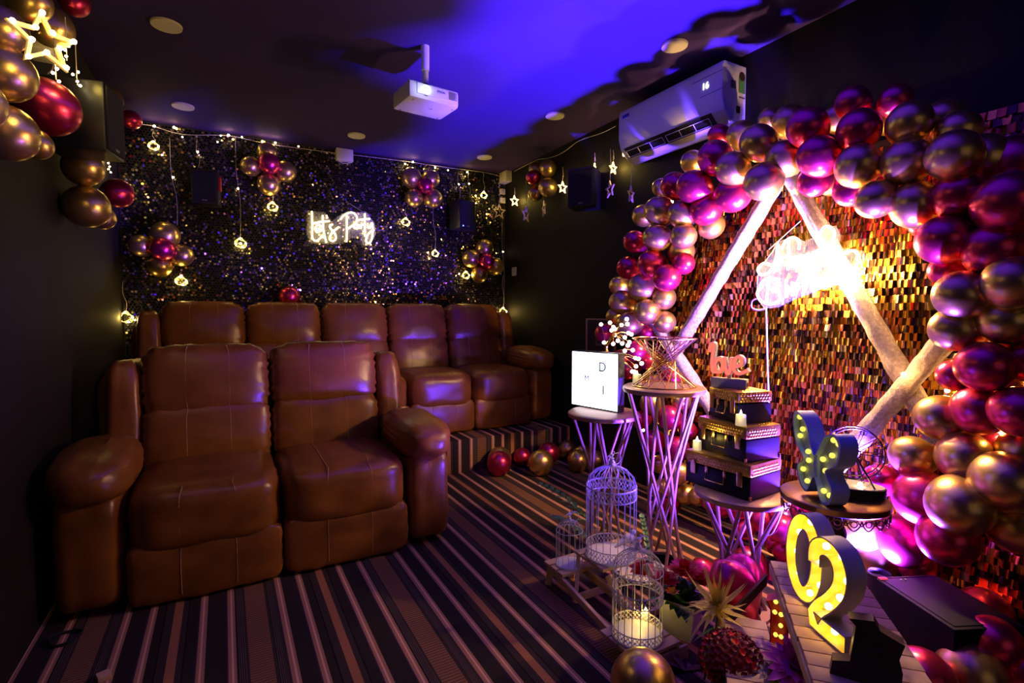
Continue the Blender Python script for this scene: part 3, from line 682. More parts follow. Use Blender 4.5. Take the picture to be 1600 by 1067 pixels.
HB = [[(260, 360), (210, 345), (165, 390), (195, 435), (255, 410), (300, 320), (318, 200), (322, 300), (318, 405)], [(400, 175), (398, 290), (392, 395)], [(318, 315), (400, 285)], [(350, 235), (375, 180), (430, 150), (480, 180), (475, 240)],
      [(470, 300), (440, 300), (425, 340), (445, 370), (470, 345), (475, 300), (482, 375)], [(515, 280), (512, 430)], [(515, 300), (550, 275), (560, 315), (520, 345)], [(585, 255), (582, 405)], [(585, 280), (618, 250), (632, 290), (588, 322)],
      [(650, 235), (660, 290), (695, 285), (712, 215), (745, 130), (720, 75), (670, 72), (640, 120)], [(715, 220), (712, 300), (690, 360), (655, 365)],
      [(178, 520), (225, 465), (310, 470), (325, 520), (270, 548), (325, 570), (325, 630), (255, 655), (190, 630), (160, 570), (200, 520)], [(250, 475), (228, 640)],
      [(378, 510), (385, 600)], [(378, 475), (380, 480)], [(425, 490), (432, 590), (436, 520), (475, 490)], [(505, 425), (515, 570)], [(472, 470), (550, 450)], [(565, 405), (578, 555), (585, 485), (612, 465), (628, 545)],
      [(690, 470), (655, 475), (650, 515), (680, 530), (702, 500)], [(708, 385), (718, 525)], [(775, 445), (742, 450), (738, 490), (762, 502), (782, 470), (790, 508)], [(812, 425), (820, 475), (852, 465), (862, 395)], [(858, 380), (855, 450), (842, 510), (820, 500)],
      [(765, 315), (820, 268), (890, 250), (930, 290), (922, 350), (862, 420)]]
f2 = lambda x, y: at(1150+x*.2063, 340+y*.2063, 'X', 2.50)
b2 = f2(500, 660)
n2 = neon('neon_birthday_sign', 'bright white neon lettering reading Happy Birthday before the gold backdrop', b2, HB, .0060, M_neonb, f2, None)
cp = [f2(x, y)-b2+Vector((.02, 0, 0)) for x, y in ((150, 400), (200, 330), (260, 250), (300, 180), (430, 140), (500, 180), (600, 140), (640, 60), (740, 60), (775, 130), (750, 230), (850, 235), (950, 250), (960, 330), (900, 430), (870, 510), (720, 490), (560, 570), (440, 610), (300, 680), (200, 690), (145, 620), (140, 500))]
m_ = MB(); n = len(cp); m_.add(cp+[c+Vector((.004, 0, 0)) for c in cp], [tuple(range(n)), tuple(range(n, 2*n))[::-1]]+[(i, i+n, (i+1) % n+n, (i+1) % n) for i in range(n)]); m_.build('acrylic_backing', M_acr, n2, smooth=False)
MB().tube([f2(250, 240)-b2, f2(490, 25)-b2], .002, 6).build('hanging_wire', mat('violet_wire'), n2)
MB().tube([f2(228, 670)-b2, at(1199, 560, 'X', 2.52)-b2, at(1202, 650, 'X', 2.52)-b2], .004, 6).build('power_cable', M_white, n2)
MB().tube(smooth_path([f2(170, 610)-b2, f2(125, 630)-b2, f2(120, 680)-b2, f2(170, 700)-b2, f2(215, 690)-b2], 5), .004, 6).build('cable_loop', mat('violet_wire'), n2)
for x, y in ((250, 400), (430, 300), (600, 400), (780, 400)): lamp('POINT', 'birthday_sign_glow', f2(x, y)+Vector((.075, 0, 0)), 48, (1, .58, .22), .010)
0 and lamp('AREA', 'birthday_sign_back_glow', f2(540, 380)+Vector((.03, 0, 0)), 4, (1, .62, .30), .40, (1, 0, 0))

# ------------------------------------------------------------------ string lights
def star_path(c, R, u, v, rot=0):
    return [c+(u*math.sin(R_(36*k)+rot)+v*math.cos(R_(36*k)+rot))*(R if k % 2 == 0 else R*.45) for k in range(10)]
M_bigstar = mat('amber_star_frame', (.80, .50, .14), .3, emit=(1, .55, .08), es=.5)
def star_drop(label, c, R, yaw, top, lit, group, bulbs=0, wire=True, rot=0, e=.6):
    t = thing('hanging_star_light', label, 'star light', c, 0, group); u = Vector((math.cos(yaw), math.sin(yaw), 0)); v = Vector((0, 0, 1)); z0 = Vector()
    n_ = u.cross(v)
    m_ = MB(); P1 = star_path(z0, R, u, v, rot); P2 = star_path(z0, R*.72, u, v, rot); k = 10; dd = n_*.006
    vs = [p+dd for p in P1]+[p+dd for p in P2]+[p-dd for p in P1]+[p-dd for p in P2]; fs = []
    for i in range(k):
        j = (i+1) % k; fs += [(i, j, k+j, k+i), (2*k+i, 3*k+i, 3*k+j, 2*k+j), (i, 2*k+i, 2*k+j, j), (k+i, k+j, 3*k+j, 3*k+i)]
    m_.add(vs, fs); m_.build('star_frame', (M_bigstar if bulbs else M_starlit) if lit else M_star, t, smooth=False)
    if wire:
        tp = Vector((0, 0, top-c.z)); MB().tube([Vector((0, 0, R*.9)), Vector((.004, .004, R+.05)), tp*.5+Vector((.006, -.004, 0)), tp], .0018, 5).build('wire', M_wire, t)
    for i in range(bulbs):
        q = P1[i].lerp(P2[i], .5)+n_*.012; MB().ball(q, .0075, 8).build('bulb', M_bulb, t)
    if lit: lamp('POINT', 'star_glow', c+n_*(.12 if bulbs else .04)*(1 if n_.dot(CAM-c) > 0 else -1), e, WARM, .02)
    return t
GS = 'star lights hanging on the right wall'
for x, y, r, lit, yaw, lb in ((822, 335, 13, 0, 60, 'unlit star light, first from the back corner, seen half edge-on'), (850, 326, 13, 0, 20, 'unlit wide star light below the corner balloon cluster'), (953, 296, 14, 0, 10, 'unlit star light to the right of the wall speaker'),
                              (986, 304, 14, 0, 62, 'unlit star light below the air conditioner, seen half edge-on'), (804, 314, 9, 1, 82, 'lit star light closest to the back corner'), (879, 293, 10, 1, 82, 'lit star light just left of the wall speaker'),
                              (929, 265, 10, 1, 30, 'lit star light just right of the wall speaker top'), (958, 263, 10, 1, 75, 'lit star light between the speaker and the air conditioner'), (974, 236, 9, 1, 45, 'lit star light touching the air conditioner bottom corner')):
    c = at(x, y, 'X', 2.66 if (x in (822, 850, 953, 986)) else 2.70)
    star_drop(lb, c, r*depth(c)/FPX, R_(90-yaw), 2.62 if x < 940 else 2.58, lit, GS, rot=random.uniform(-.1, .1), e=1.3)
c = at(780, 331, 'Y', 5.04); star_drop('unlit star light in the back right corner before the sequin wall', c, .085, 0, 2.7, 0, None)
c = at(68, 64, 'X', -.44); star_drop('large lit star with round bulbs among the upper left balloons', c, .088, R_(35), 2.70, 1, None, bulbs=10, wire=False, rot=-.06, e=1.6)
def string_wire(label, pts, r=.0025):
    t = thing('string_light_wire', label, 'string light', pts[0]); MB().tube(smooth_path([p-pts[0] for p in pts], 4), r, 6).build('wire', M_wire, t); return t
wp = [at(x, y, 'Y', 5.07) for x, y in ((195, 193), (235, 196), (285, 210), (357, 212), (415, 224), (500, 236), (560, 243), (640, 253), (700, 262), (760, 270), (788, 278))]
for q in wp: q.z = min(q.z, H-.012)
sw_ = string_wire('thin clear light string along the ceiling edge of the sequin wall', wp)
for x, y, e in ((241, 197, .5), (272, 199, .9), (285, 214, .2), (357, 211, 1.1), (410, 221, 1.1), (430, 223, 1.1), (378, 214, .3), (633, 256, 1), (645, 253, 1), (680, 262, 1.1), (730, 269, .9), (345, 212, .3), (700, 266, .3)):
    q = at(x, y, 'Y', 5.045); q.z = min(q.z, H-.03); MB().ball(q-wp[0], .009 if e > .4 else .006, 8).build('bulb', M_bulb, sw_)
    if e > .4: lamp('POINT', 'string_glow', q+Vector((0, -.02, 0)), e*.22, WARM, .012)
wp = [at(x, y, 'X', 2.74) for x, y in ((803, 268), (826, 256), (842, 249), (858, 247), (880, 238), (905, 220), (940, 208), (962, 197))]
string_wire('clear light string sagging along the right wall toward the air conditioner', wp)
wp = [Vector((x, YF+.06, 2.72)) for x in (-.6, 0, .6, 1.2, 1.8, 2.6)]  # added unseen star string behind the camera, warm fill for the sofa fronts
string_wire('added unseen light string above the projection screen', wp)
for i, x in enumerate((-.4, .1, .6, 1.1, 1.6, 2.1)):
    star_drop('added unseen fill star light above the projection screen, %s from the left wall' % ORD[i], Vector((x, YF+.10, 2.42-.06*(i % 2))), .055, 0, 2.71, 1, 'added unseen fill star lights above the projection screen', e=.4)
# rings of fairy wire on drops over the sequin wall
def ring_drop(label, x, y, r, top, e, bend=0):
    r *= .78; c = at(x, y, 'Y', 5.04); t = thing('fairy_light_ring', label, 'fairy light', c, 0, 'coiled fairy lights hanging on the sequin wall')
    m_ = MB()
    for k in range(3):
        pts = [Vector((math.cos(a)*r*(1+.28*math.sin(a*2+k*1.3)), random.uniform(-.008, .008), math.sin(a)*r*(.75+.2*k+.2*math.cos(a*3+k)))) for a in [i*math.pi/8 for i in range(16)]]
        m_.tube(pts, .0016, 5, closed=True)
    m_.build('coil', mat('lit_fairy_wire', (.9, .7, .3), .3, emit=(1, .72, .22), es=1.6), t)
    for k in range(4): a = k*1.7; MB().ball((math.cos(a)*r, -.008, math.sin(a)*r), .007, 8).build('bulb', M_bulb, t)
    if top:
        tp = at(x+bend, top, 'Y', 5.05)-c; MB().tube(smooth_path([Vector((0, 0, r)), tp*.4+Vector((.012, 0, 0)), tp*.7+Vector((-.008, 0, 0)), tp], 4), .0016, 5).build('wire', M_wire, t)
        if top < 300 and y > 330: MB().ball(tp*.52, .008, 8).build('bulb', M_bulb, t)
    lamp('POINT', 'ring_glow', c+Vector((0, -.05, .0)), e*1.6, WARM, .015)
for x, y, r, top, e, b_, lb in ((376, 380, .048, 215, .55, -8, 'coiled fairy light hanging between the two left balloon clusters'), (426, 323, .045, 232, .5, 0, 'coiled fairy light under the cluster left of the neon lettering'), (283, 439, .045, 425, .5, 0, 'coiled fairy light under the low left balloon cluster'),
                            (680, 396, .04, 322, .5, -3, 'coiled fairy light on the strand below the right cluster'), (728, 430, .045, 420, .5, 0, 'coiled fairy light beside the low right balloon cluster'), (634, 347, .045, 325, .5, 0, 'coiled fairy light left below the cluster right of the lettering'),
                            (786, 487, .05, 430, .7, 0, 'coiled fairy light in the back right corner above the sofa'), (197, 496, .05, 440, .7, -5, 'coiled fairy light in the back left corner above the sofa'), (240, 228, .04, 205, .5, 0, 'coiled fairy light high at the left of the sequin wall'), (756, 305, .04, 272, .45, 0, 'coiled fairy light high beside the right corner speaker')):
    ring_drop(lb, x, y, r, top, e, b_)
for x0, y0, y1, lb in ((265, 215, 352, 'thin fairy wire strand running down above the low left cluster'), (308, 217, 262, 'short fairy wire strand above the red-tagged speaker'), (716, 268, 312, 'short fairy wire strand above the right sequin-wall speaker'), (732, 270, 308, 'short fairy wire strand with one bulb beside that speaker top'), (785, 330, 470, 'fairy wire strand down the back right corner')):
    a = at(x0, y0, 'Y', 5.05); b = at(x0+(12 if y1 > 340 and x0 < 300 else 2), y1, 'Y', 5.05); t = thing('fairy_wire_strand', lb, 'fairy light', a, 0, 'fairy wire strands on the sequin wall')
    d = b-a; MB().tube(smooth_path([Vector(), d*.4+Vector((-.01, 0, 0)), d*.7+Vector((.012, 0, 0)), d], 4), .0016, 5).build('wire', M_wire, t); MB().ball(d*.45, .008, 8).build('bulb', M_bulb, t)
# near left: lit drops behind the star, and by the speaker
for x, y, e, lb in ((87, 112, .5, 'bright little drop light below the big lit star'), (120, 122, .3, 'small drop light right of the big lit star, above the red balloon'), (171, 262, .6, 'bright little drop light beside the red balloon under the large speaker'), (104, 83, .3, 'small drop light at the white box behind the big star')):
    c = at(x, y, 'X', -.52 if x != 171 else -.675); t = thing('drop_light', lb, 'fairy light', c, 0, 'drop lights on the left wall')
    for k in range(4): MB().ball((random.uniform(-.012, .012), random.uniform(-.012, .012), -.02*k+.03), .0055, 8).build('bulb', M_bulb, t)
    MB().tube([Vector((0, 0, -.03)), Vector((0, 0, .14))], .0018, 5).build('wire', M_wire, t); lamp('POINT', 'drop_glow', c+Vector((.05, 0, 0)), e, WARM, .02)
# warm bulbs tucked in the arch
ab = thing('arch_fairy_lights', 'warm fairy bulbs and wire tucked between the arch balloons', 'fairy light', at(1590, 470, 'X', 2.5)); o0 = ab.location.copy()
aw = []
for x, y, X, e in ((1412, 585, 2.48, 1.3), (1577, 470, 2.55, 2.2), (1536, 540, 2.60, 1.4), (1566, 676, 2.48, 1.6), (1545, 742, 2.5, 1.2), (1571, 580, 2.62, 1.4), (1170, 280, 2.56, .8), (1050, 315, 2.60, .6), (1385, 330, 2.62, .9), (1545, 425, 2.64, 1.6), (1005, 672, 2.6, .8), (1032, 507, 2.58, .5), (1470, 480, 2.66, 1.2), (1300, 690, 2.62, .5), (1240, 300, 2.58, .6), (1480, 610, 2.64, 1.1)):
    c = at(x, y, 'X', X); aw.append(c-o0)
    MB().ball(c-o0, .010, 8).build('bulb', M_bulb, ab); lamp('POINT', 'arch_glow', c, e, AMBER, .015)
MB().tube(smooth_path([aw[i] for i in (9, 1, 2, 5, 3, 4)], 5), .0018, 5).build('wire', M_wire, ab)
MB().tube(smooth_path([at(1365, 735, 'X', 2.5)-o0, at(1395, 722, 'X', 2.48)-o0, at(1430, 700, 'X', 2.42)-o0, at(1410, 712, 'X', 2.46)-o0], 5), .0022, 5).build('wire', M_white, ab)
# curls of white wire hanging under the suitcase table
cw = thing('loose_white_wire', 'loose white wire looping between the stand under the suitcases and the balloons', 'wire', at(1220, 790, 'X', 2.3)); MB().tube(smooth_path([at(x, y, 'X', 2.3)-cw.location for x, y in ((1226, 785), (1220, 805), (1213, 822), (1205, 835), (1195, 837))], 5), .0025, 6).build('wire', M_white, cw)

# ------------------------------------------------------------------ rod stands
def rod_stand(label, c, zt, R, n, twist, zw, topm=M_rod, rb=.11):
    t = thing('rod_pedestal_stand', label, 'pedestal stand', (c[0], c[1], 0), 0, 'rose gold rod stands with round tops')
    MB().lathe([(0, zt), (R-.012, zt), (R, zt-.008), (R+.002, zt-.018), (R-.004, zt-.030), (R-.02, zt-.032), (0, zt-.032)], 48).build('round_top', topm, t)
    for k in range(n):
        for s_ in (-1, 1):
            a = 2*math.pi*k/n+(.12 if s_ > 0 else 0); b = a+s_*twist
            MB().tube([Vector((math.cos(a)*(R-.03), math.sin(a)*(R-.03), zt-.031)), Vector((math.cos(b)*rb, math.sin(b)*rb, .012))], .0085, 8).build('rod', M_rod, t)
    MB().lathe([(rb-.02, 0), (rb+.02, 0), (rb+.022, .006), (rb+.02, .014), (rb-.02, .014), (rb-.022, .006), (rb-.02, 0)], 40).build('base_ring', M_rod, t)
    return t
P1 = (1.865, 2.29); P2 = (1.97, 1.94); P3 = (1.945, 1.452)
rod_stand('rose gold rod stand carrying the white light box', P1, .75, .20, 5, 2.1, .3)
rod_stand('tallest rose gold rod stand carrying the gold wire basket', P2, .93, .205, 5, 2.15, .3)
rod_stand('lowest rose gold rod stand carrying the suitcase stack', P3, .54, .193, 5, 2.0, .2)

# white filigree plate at the foot of the tall stand
fp_ = thing('filigree_plate', 'white perforated metal tray on the floor behind the cages', 'tray', (1.80, 1.90, 0)); MB().lathe([(0, .0), (.10, .0), (.135, .012), (.137, .016), (.10, .006), (0, .006)], 36).build('plate', M_wwire, fp_)
for k in range(14): a = 2*math.pi*k/14; MB().ball((math.cos(a)*.118, math.sin(a)*.118, .013), .009, 6, (1, 1, .3)).build('cut_motif', M_black, fp_)

# light box
def lightbox():
    A = at(893, 632, 'Z', .752); B = at(966, 645, 'Z', .752); x = (B-A); x.z = 0; Lb = x.length; ux = x.normalized(); rz = math.atan2(ux.y, ux.x)
    hh = .33
    t = thing('light_box', 'glowing white letter light box on the stand behind the birdcages', 'light box', (A.x, A.y, .752), rz)
    MB().box(0, Lb, .0, .055, 0, hh, b=.004).build('frame', M_black, t)
    f_ = MB().box(.006, Lb-.006, -.003, .0, .006, hh-.006).build('lit_face', mat('light_box_face', (1, 1, 1), .4, emit=(.78, .84, 1), es=3.2), t)
    ml = mat('light_box_letter', (.18, .22, .35), .5)
    text('letter', 'D', .075, frame_M((Lb*.68, -.004, hh*.74), (1, 0, 0), (0, 0, 1)), ml, t); text('letter', 'I', .075, frame_M((Lb*.70, -.004, hh*.34), (1, 0, 0), (0, 0, 1)), ml, t); text('letter', 'M', .045, frame_M((Lb*.35, -.004, hh*.52), (1, 0, 0), (0, 0, 1)), ml, t)
    for k in (.34, .67): MB().box(.006, Lb-.006, -.0055, -.003, hh*k-.001, hh*k+.001).build('letter_rail', mat('clear_rail', (.8, .85, .95), .3), t)
lightbox()
# framed letter behind
fr = thing('letter_frame', 'dark framed letter leaning on the right wall behind the light box', 'picture frame', (2.735, 3.40, .93), 0)
for a in ((-.005, .0, -.19, .19, .0, .012), (-.005, .0, -.19, .19, .318, .33), (-.005, 0, -.19, -.178, .012, .318), (-.005, 0, .178, .19, .012, .318)): MB().box(a[0]*3, a[1], a[2], a[3], a[4], a[5], b=.002).build('frame_bar', M_rod, fr)
MB().box(-.006, -.002, -.178, .178, .012, .318).build('panel', M_black, fr)
text('letter', 'D', .20, frame_M((-.008, 0, .165), (0, -1, 0), (0, 0, 1)), mat('dim_letter', (.20, .12, .10), .5), fr)

# pearl branch lamp
def pearl_tree():
    ob = at(958, 590, 'X', 1.95); t = thing('pearl_branch_lamp', 'gold branch lamp with glowing pearl bulbs behind the light box', 'branch lamp', (1.93, 2.36, .75))
    X = 1.98; g_ = lambda x, y, d=0: at(870+x*.2063, 480+y*.2063, 'X', X+d)-t.location
    trunk = [Vector((0, 0, 0)), g_(420, 400), g_(385, 350), g_(375, 300), g_(400, 250), g_(430, 210)]
    MB().tube(smooth_path(trunk, 4), [.010]*21, 8).build('trunk', M_goldwire, t)
    MB().lathe([(0, 0), (.045, 0), (.045, .01), (.012, .018), (0, .018)], 24).build('base', M_goldwire, t)
    gl = [(335, 130), (403, 117), (530, 90), (535, 127), (490, 135), (440, 165), (428, 150), (542, 195), (440, 210), (358, 267), (427, 277), (463, 253), (495, 275), (515, 228), (550, 265), (538, 290), (515, 330), (575, 325), (262, 372), (342, 370), (595, 385), (620, 390), (643, 425), (600, 447), (572, 487), (590, 490), (565, 205), (415, 175)]
    for i, (x, y) in enumerate(gl):
        q = g_(x, y, random.uniform(-.04, .04)); src = trunk[5] if y < 300 and x > 380 else (trunk[3] if y < 300 else trunk[1])
        if x > 540 and y > 360: src = trunk[1]
        mid = src.lerp(q, .5)+Vector((0, 0, .03 if y > 300 else .012))
        bo = MB().tube(smooth_path([src, mid, q], 4), .0018, 5).build('branch', M_goldwire, t)
        MB().ball(q, .0115, 10).build('pearl_bulb', M_bulbw, bo)
    lamp('POINT', 'branch_lamp_glow', t.location+g_(470, 250)+Vector((-.08, 0, 0)), 1.2, (1, .8, .75), .05)
pearl_tree()

# gold wire basket: two rings joined by crossing wires
def basket():
    z0 = .93; t = thing('gold_wire_basket', 'hourglass basket of gold wires on the tallest rod stand', 'wire basket', (P2[0], P2[1], z0)); hgt = .245; R = .158
    for z, r_ in ((.004, R), (hgt, R)): MB().tube([Vector((math.cos(a)*r_, math.sin(a)*r_, z)) for a in [2*math.pi*i/48 for i in range(48)]], .0035, 8, closed=True).build('rim_ring', M_goldwire, t)
    N_ = 22
    for k in range(N_):
        for s_ in (1, -1):
            if s_ < 0 and k % 2: continue
            a = 2*math.pi*k/N_; b = a+s_*2.45
            MB().tube([Vector((math.cos(a)*R, math.sin(a)*R, .004)), Vector((math.cos(b)*R, math.sin(b)*R, hgt))], .0026, 6).build('wire', M_goldwire, t)
basket()
def candle(label, c, r=.021, h_=.05, e=.25):
    t = thing('led_candle', label, 'candle', c, 0, 'small flameless candles'); MB().lathe([(0, 0), (r, 0), (r+.001, .003), (r, h_), (r-.003, h_+.001), (r-.004, h_-.006), (0, h_-.006)], 20).build('body', M_pearl, t)
    MB().lathe([(0, h_-.008), (.005, h_-.004), (.0055, h_+.004), (.003, h_+.014), (0, h_+.022)], 12).build('flame', mat('candle_flame', (1, .9, .6), .3, emit=(1, .78, .35), es=6), t)
    lamp('POINT', 'candle_glow', Vector(c)+Vector((-.04, -.02, h_+.02)), e, WARM, .01)
p = at(991, 600, 'Z', .932); candle('white flameless candle at the front left of the tallest stand', (p.x+.01, p.y-.01, .931), .022, .052, .12)

# ------------------------------------------------------------------ suitcases
def kq(x, y, z): return (x*.895, y*.895, z)
def suitcase(label, c, L, W, Hc, rz, hw=True):
    """long side faces -X local: local x = depth, y = length"""
    t = thing('mini_suitcase', label, 'suitcase', c, rz, 'black and gold mini suitcases')
    lid = Hc*.36
    MB().box(0, W, -L/2, L/2, 0, Hc-lid-.003, b=.006).build('body', M_caseblk, t)
    l = MB().box(-.003, W+.003, -L/2-.003, L/2+.003, Hc-lid, Hc, b=.012); lo = l.build('lid', M_hammer, t)
    # hammered dimples as real relief
    d_ = MB(); st = .0145
    ny = int((L-.02)/st); nz_ = int((lid-.012)/st); nx = int((W-.02)/st)
    for i in range(ny):
        for j in range(nz_+1):
            d_.ball((-.003, -L/2+.016+i*st+(j % 2)*st/2, Hc-lid+.010+j*st*.86), st*.42, 6, (.5, 1, 1))
    for i in range(nx):
        for j in range(nz_+1):
            d_.ball((.014+i*st+(j % 2)*st/2, -L/2-.003, Hc-lid+.010+j*st*.86), st*.42, 6, (1, .5, 1))
    for i in range(nx):
        for j in range(ny):
            d_.ball((.014+i*st, -L/2+.016+j*st, Hc-.0005), st*.40, 6, (1, 1, .35))
    o = d_.build('hammered_dimples', M_hammer, lo); o['kind'] = 'stuff'
    for s_ in (-1, 1):
        y = s_*L*.36; MB().box(-.009, -.002, y-.014, y+.014, Hc-lid-.045, Hc-lid+.018, b=.003).build('corner_latch', M_brass, t)
        y = s_*L*.14; k = MB().box(-.008, -.002, y-.008, y+.008, Hc-lid-.026, Hc-lid+.002, b=.002).build('handle_mount', M_brass, t)
    z0 = Hc-lid-.018; hy = L*.14
    MB().tube([Vector((-.006, -hy, z0)), Vector((-.016, -hy, z0-.036)), Vector((-.016, hy, z0-.036)), Vector((-.006, hy, z0))], .0028, 8).build('handle', M_brass, t)
    for s_ in (-1, 1):
        for xx in (.0, W): MB().box(xx-.004, xx+.004, s_*(L/2)-.004, s_*(L/2)+.004, .0, .02, b=.002).build('corner_cap', M_brass, t)
    return t
suitcase('bottom suitcase of the stack, largest, black with hammered gold lid', kq(2.045, 1.665, .541), .315, .22, .148, R_(4))
suitcase('middle suitcase of the stack, black with hammered gold lid', kq(2.085, 1.675, .690), .27, .193, .148, R_(-6))
suitcase('top suitcase of the stack, smallest, with a rounded gold lid', kq(2.115, 1.69, .839), .193, .166, .135, R_(-14))
p = at(1090, 690, 'Z', .606); candle('flameless candle on the left end of the bottom suitcase', kq(2.035+.024, 1.795, .690), .018, .042, .25)
candle('flameless candle standing on the middle suitcase before the top one', kq(2.078, 1.562, .839), .020, .045, .15)

# love sign
def love():
    t = thing('love_sign', 'pink lit word love on a small white box atop the suitcases', 'lettering sign', kq(2.17, 1.70, .975), R_(-30))
    # local x runs along the word (towards -Y), normal faces the seats
    MB().box(-.075, .075, -.02, .02, 0, .042, b=.002).build('base_box', M_cream, t); MB().box(.0752, .0765, -.012, .010, .010, .028).build('switch', M_black, t)
    st = [[(-.085, .155), (-.078, .19), (-.066, .185), (-.072, .12), (-.070, .072), (-.055, .068)], [(-.048, .125), (-.060, .10), (-.050, .070), (-.032, .072), (-.026, .10), (-.036, .128), (-.048, .125), (-.030, .122)],
          [(-.020, .135), (-.010, .070), (.004, .070), (.010, .135)], [(.022, .095), (.050, .105), (.052, .132), (.034, .138), (.022, .110), (.024, .078), (.045, .066), (.080, .085)]]
    for s_ in st:
        pts = smooth_path([Vector((x, -.018, z)) for x, z in s_], 4); MB().tube(pts, .0065, 7).build('pink_tube', M_love, t)
        m_ = MB(); vs = []; fs = []
        for i, q in enumerate(pts):
            d = (pts[min(i+1, len(pts)-1)]-pts[max(i-1, 0)]).normalized(); n_ = Vector((-d.z, 0, d.x))*.0085
            vs += [q+n_+Vector((0, .002, 0)), q-n_+Vector((0, .002, 0)), q-n_+Vector((0, .034, 0)), q+n_+Vector((0, .034, 0))]
        for i in range(len(pts)-1):
            for j in range(4): fs.append((4*i+j, 4*i+(j+1) % 4, 4*i+4+(j+1) % 4, 4*i+4+j))
        m_.add(vs, fs+[(0, 1, 2, 3), tuple(4*(len(pts)-1)+j for j in range(4))]); m_.build('letter_housing', M_lovew, t, angle=50)
    MB().box(-.008, .008, -.004, .004, .042, .075).build('post', M_white, t)
    return t
lv = love(); lv.rotation_euler = (0, 0, R_(-68))

# ------------------------------------------------------------------ ornate metal cake table
def cake_table():
    t = thing('ornate_metal_table', 'round gold-brown metal table with lacy skirt and twisted column', 'table', (1.862, 1.018, 0)); Z = .665; R = .168
    mb_ = mat('antique_gold_metal', (.42, .24, .10), .3, .9)
    MB().lathe([(0, Z), (R-.006, Z), (R, Z-.004), (R, Z-.022), (R-.006, Z-.026), (0, Z-.026)], 56).build('top', mb_, t)
    sk = MB(); N_ = 22
    for k in range(N_):
        a = 2*math.pi*k/N_; da = 2*math.pi/N_
        def q(u, z): th = a+u*da; return Vector((math.cos(th)*(R-.004), math.sin(th)*(R-.004), Z-.026-z))
        sk.tube(smooth_path([q(-.5, .004), q(-.35, .024), q(0, .038), q(.35, .024), q(.5, .004)], 3), .0022, 5)
        sk.tube([q(.22*math.cos(s_), .016+.010*math.sin(s_)) for s_ in [i*math.pi/4 for i in range(8)]], .002, 5, closed=True)
        sk.tube(smooth_path([q(-.5, .022), q(-.3, .012), q(-.2, .004)], 2), .002, 5); sk.tube(smooth_path([q(.5, .022), q(.3, .012), q(.2, .004)], 2), .002, 5)
    sk.build('lace_skirt', mb_, t)
    cm = MB(); n = 32; prof = []
    for i in range(60):
        z = .03+(Z-.06)*i/59; prof.append((.035+.008*math.sin(i*.55)+(.045*max(0, (z-(Z-.08))/.05)**1.5 if z > Z-.08 else 0), z))
    cm.lathe(prof, n); o = cm.build('twisted_column', M_woodd, t)
    MB().lathe([(0, 0), (.12, 0), (.122, .01), (.09, .022), (.04, .035), (0, .035)], 40).build('foot', mb_, t)
cake_table()

# marquee shapes
def extr_stroke(m_, pts, hw, y0, y1, closed):
    n = len(pts); L = []; Rr = []
    for i in range(n):
        a = pts[(i-1) % n] if (closed or i > 0) else pts[i]; b = pts[(i+1) % n] if (closed or i < n-1) else pts[i]; d = (b-a); d.y = 0; d.normalize(); nn = Vector((-d.z, 0, d.x))*hw; L.append(pts[i]+nn); Rr.append(pts[i]-nn)
    return L, Rr
def channel(t, pts, hw, dep, closed, mback, mwall, th=.004):
    """an open-fronted channel following the stroke; front at y=0, back at y=dep"""
    pts = [Vector(p) for p in pts]; L, Rr = extr_stroke(None, pts, hw, 0, dep, closed); n = len(pts); K = n if closed else n-1
    Y = lambda v, y: Vector((v.x, y, v.z))
    b = MB(); b.add([Y(v, dep) for v in L]+[Y(v, dep) for v in Rr]+[Y(v, dep-.012) for v in L]+[Y(v, dep-.012) for v in Rr], [f for i in range(K) for f in ((i, (i+1) % n, n+(i+1) % n, n+i), (2*n+i, 3*n+i, 3*n+(i+1) % n, 2*n+(i+1) % n))]); b.build('back_panel', [mback], t)
    for S, sg in ((L, 1), (Rr, -1)):
        o_ = MB(); S2 = []
        for i in range(n): c = pts[i]; d = (S[i]-c).normalized(); S2.append(S[i]-d*th)
        if closed: out, inn = S, S2
        else: out, inn = S, S2
        vs = [Y(v, 0) for v in out]+[Y(v, dep) for v in out]; o_.add(vs, [(i, (i+1) % n, n+(i+1) % n, n+i) for i in range(K)]); 
        o_.add([Y(v, 0) for v in out]+[Y(v, 0) for v in inn], [(i, (i+1) % n, n+(i+1) % n, n+i) for i in range(K)])
        o_.cur = 1; o_.add([Y(v, 0) for v in inn]+[Y(v, dep-.012) for v in inn], [(i, (i+1) % n, n+(i+1) % n, n+i) for i in range(K)])
        o_.build('side_wall', [mwall, mback], t, angle=35)
    if not closed:
        for i in (0, n-1):
            e_ = MB(); e_.add([Y(L[i], 0), Y(Rr[i], 0), Y(Rr[i], dep), Y(L[i], dep)], [(0, 1, 2, 3)]); e_.build('end_wall', mwall, t)
def resample(pts, step):
    pts = [Vector(p) for p in pts]; out = [pts[0]]; acc = 0
    for a, b in zip(pts, pts[1:]):
        d = (b-a).length; u = 0
        while acc+d-u >= step: u += step-acc; out.append(a.lerp(b, u/d)); acc = 0
        acc += d-u
    return out
def digit(label, loc, rz, path, closed, hw, dep, step, e):
    t = thing('marquee_number', label, 'marquee number', loc, rz, 'lit marquee numbers on the plank bench')
    channel(t, path, hw, dep, closed, M_yelin, M_yel)
    bp = resample(path+([path[0]] if closed else []), step)
    for q in bp[:(-1 if closed else None)]: MB().ball(Vector((q.x, dep*.42, q.z)), .0098, 10).build('bulb', M_mbulb, t)
    for q in bp:
        M_ = Matrix.Translation(loc) @ Matrix.Rotation(rz, 4, 'Z'); lamp('POINT', 'marquee_glow', M_ @ Vector((q.x, dep*.35, q.z)), e, (1, .62, .06), .008)
    return t
BZ = .42
RZD = R_(-112)
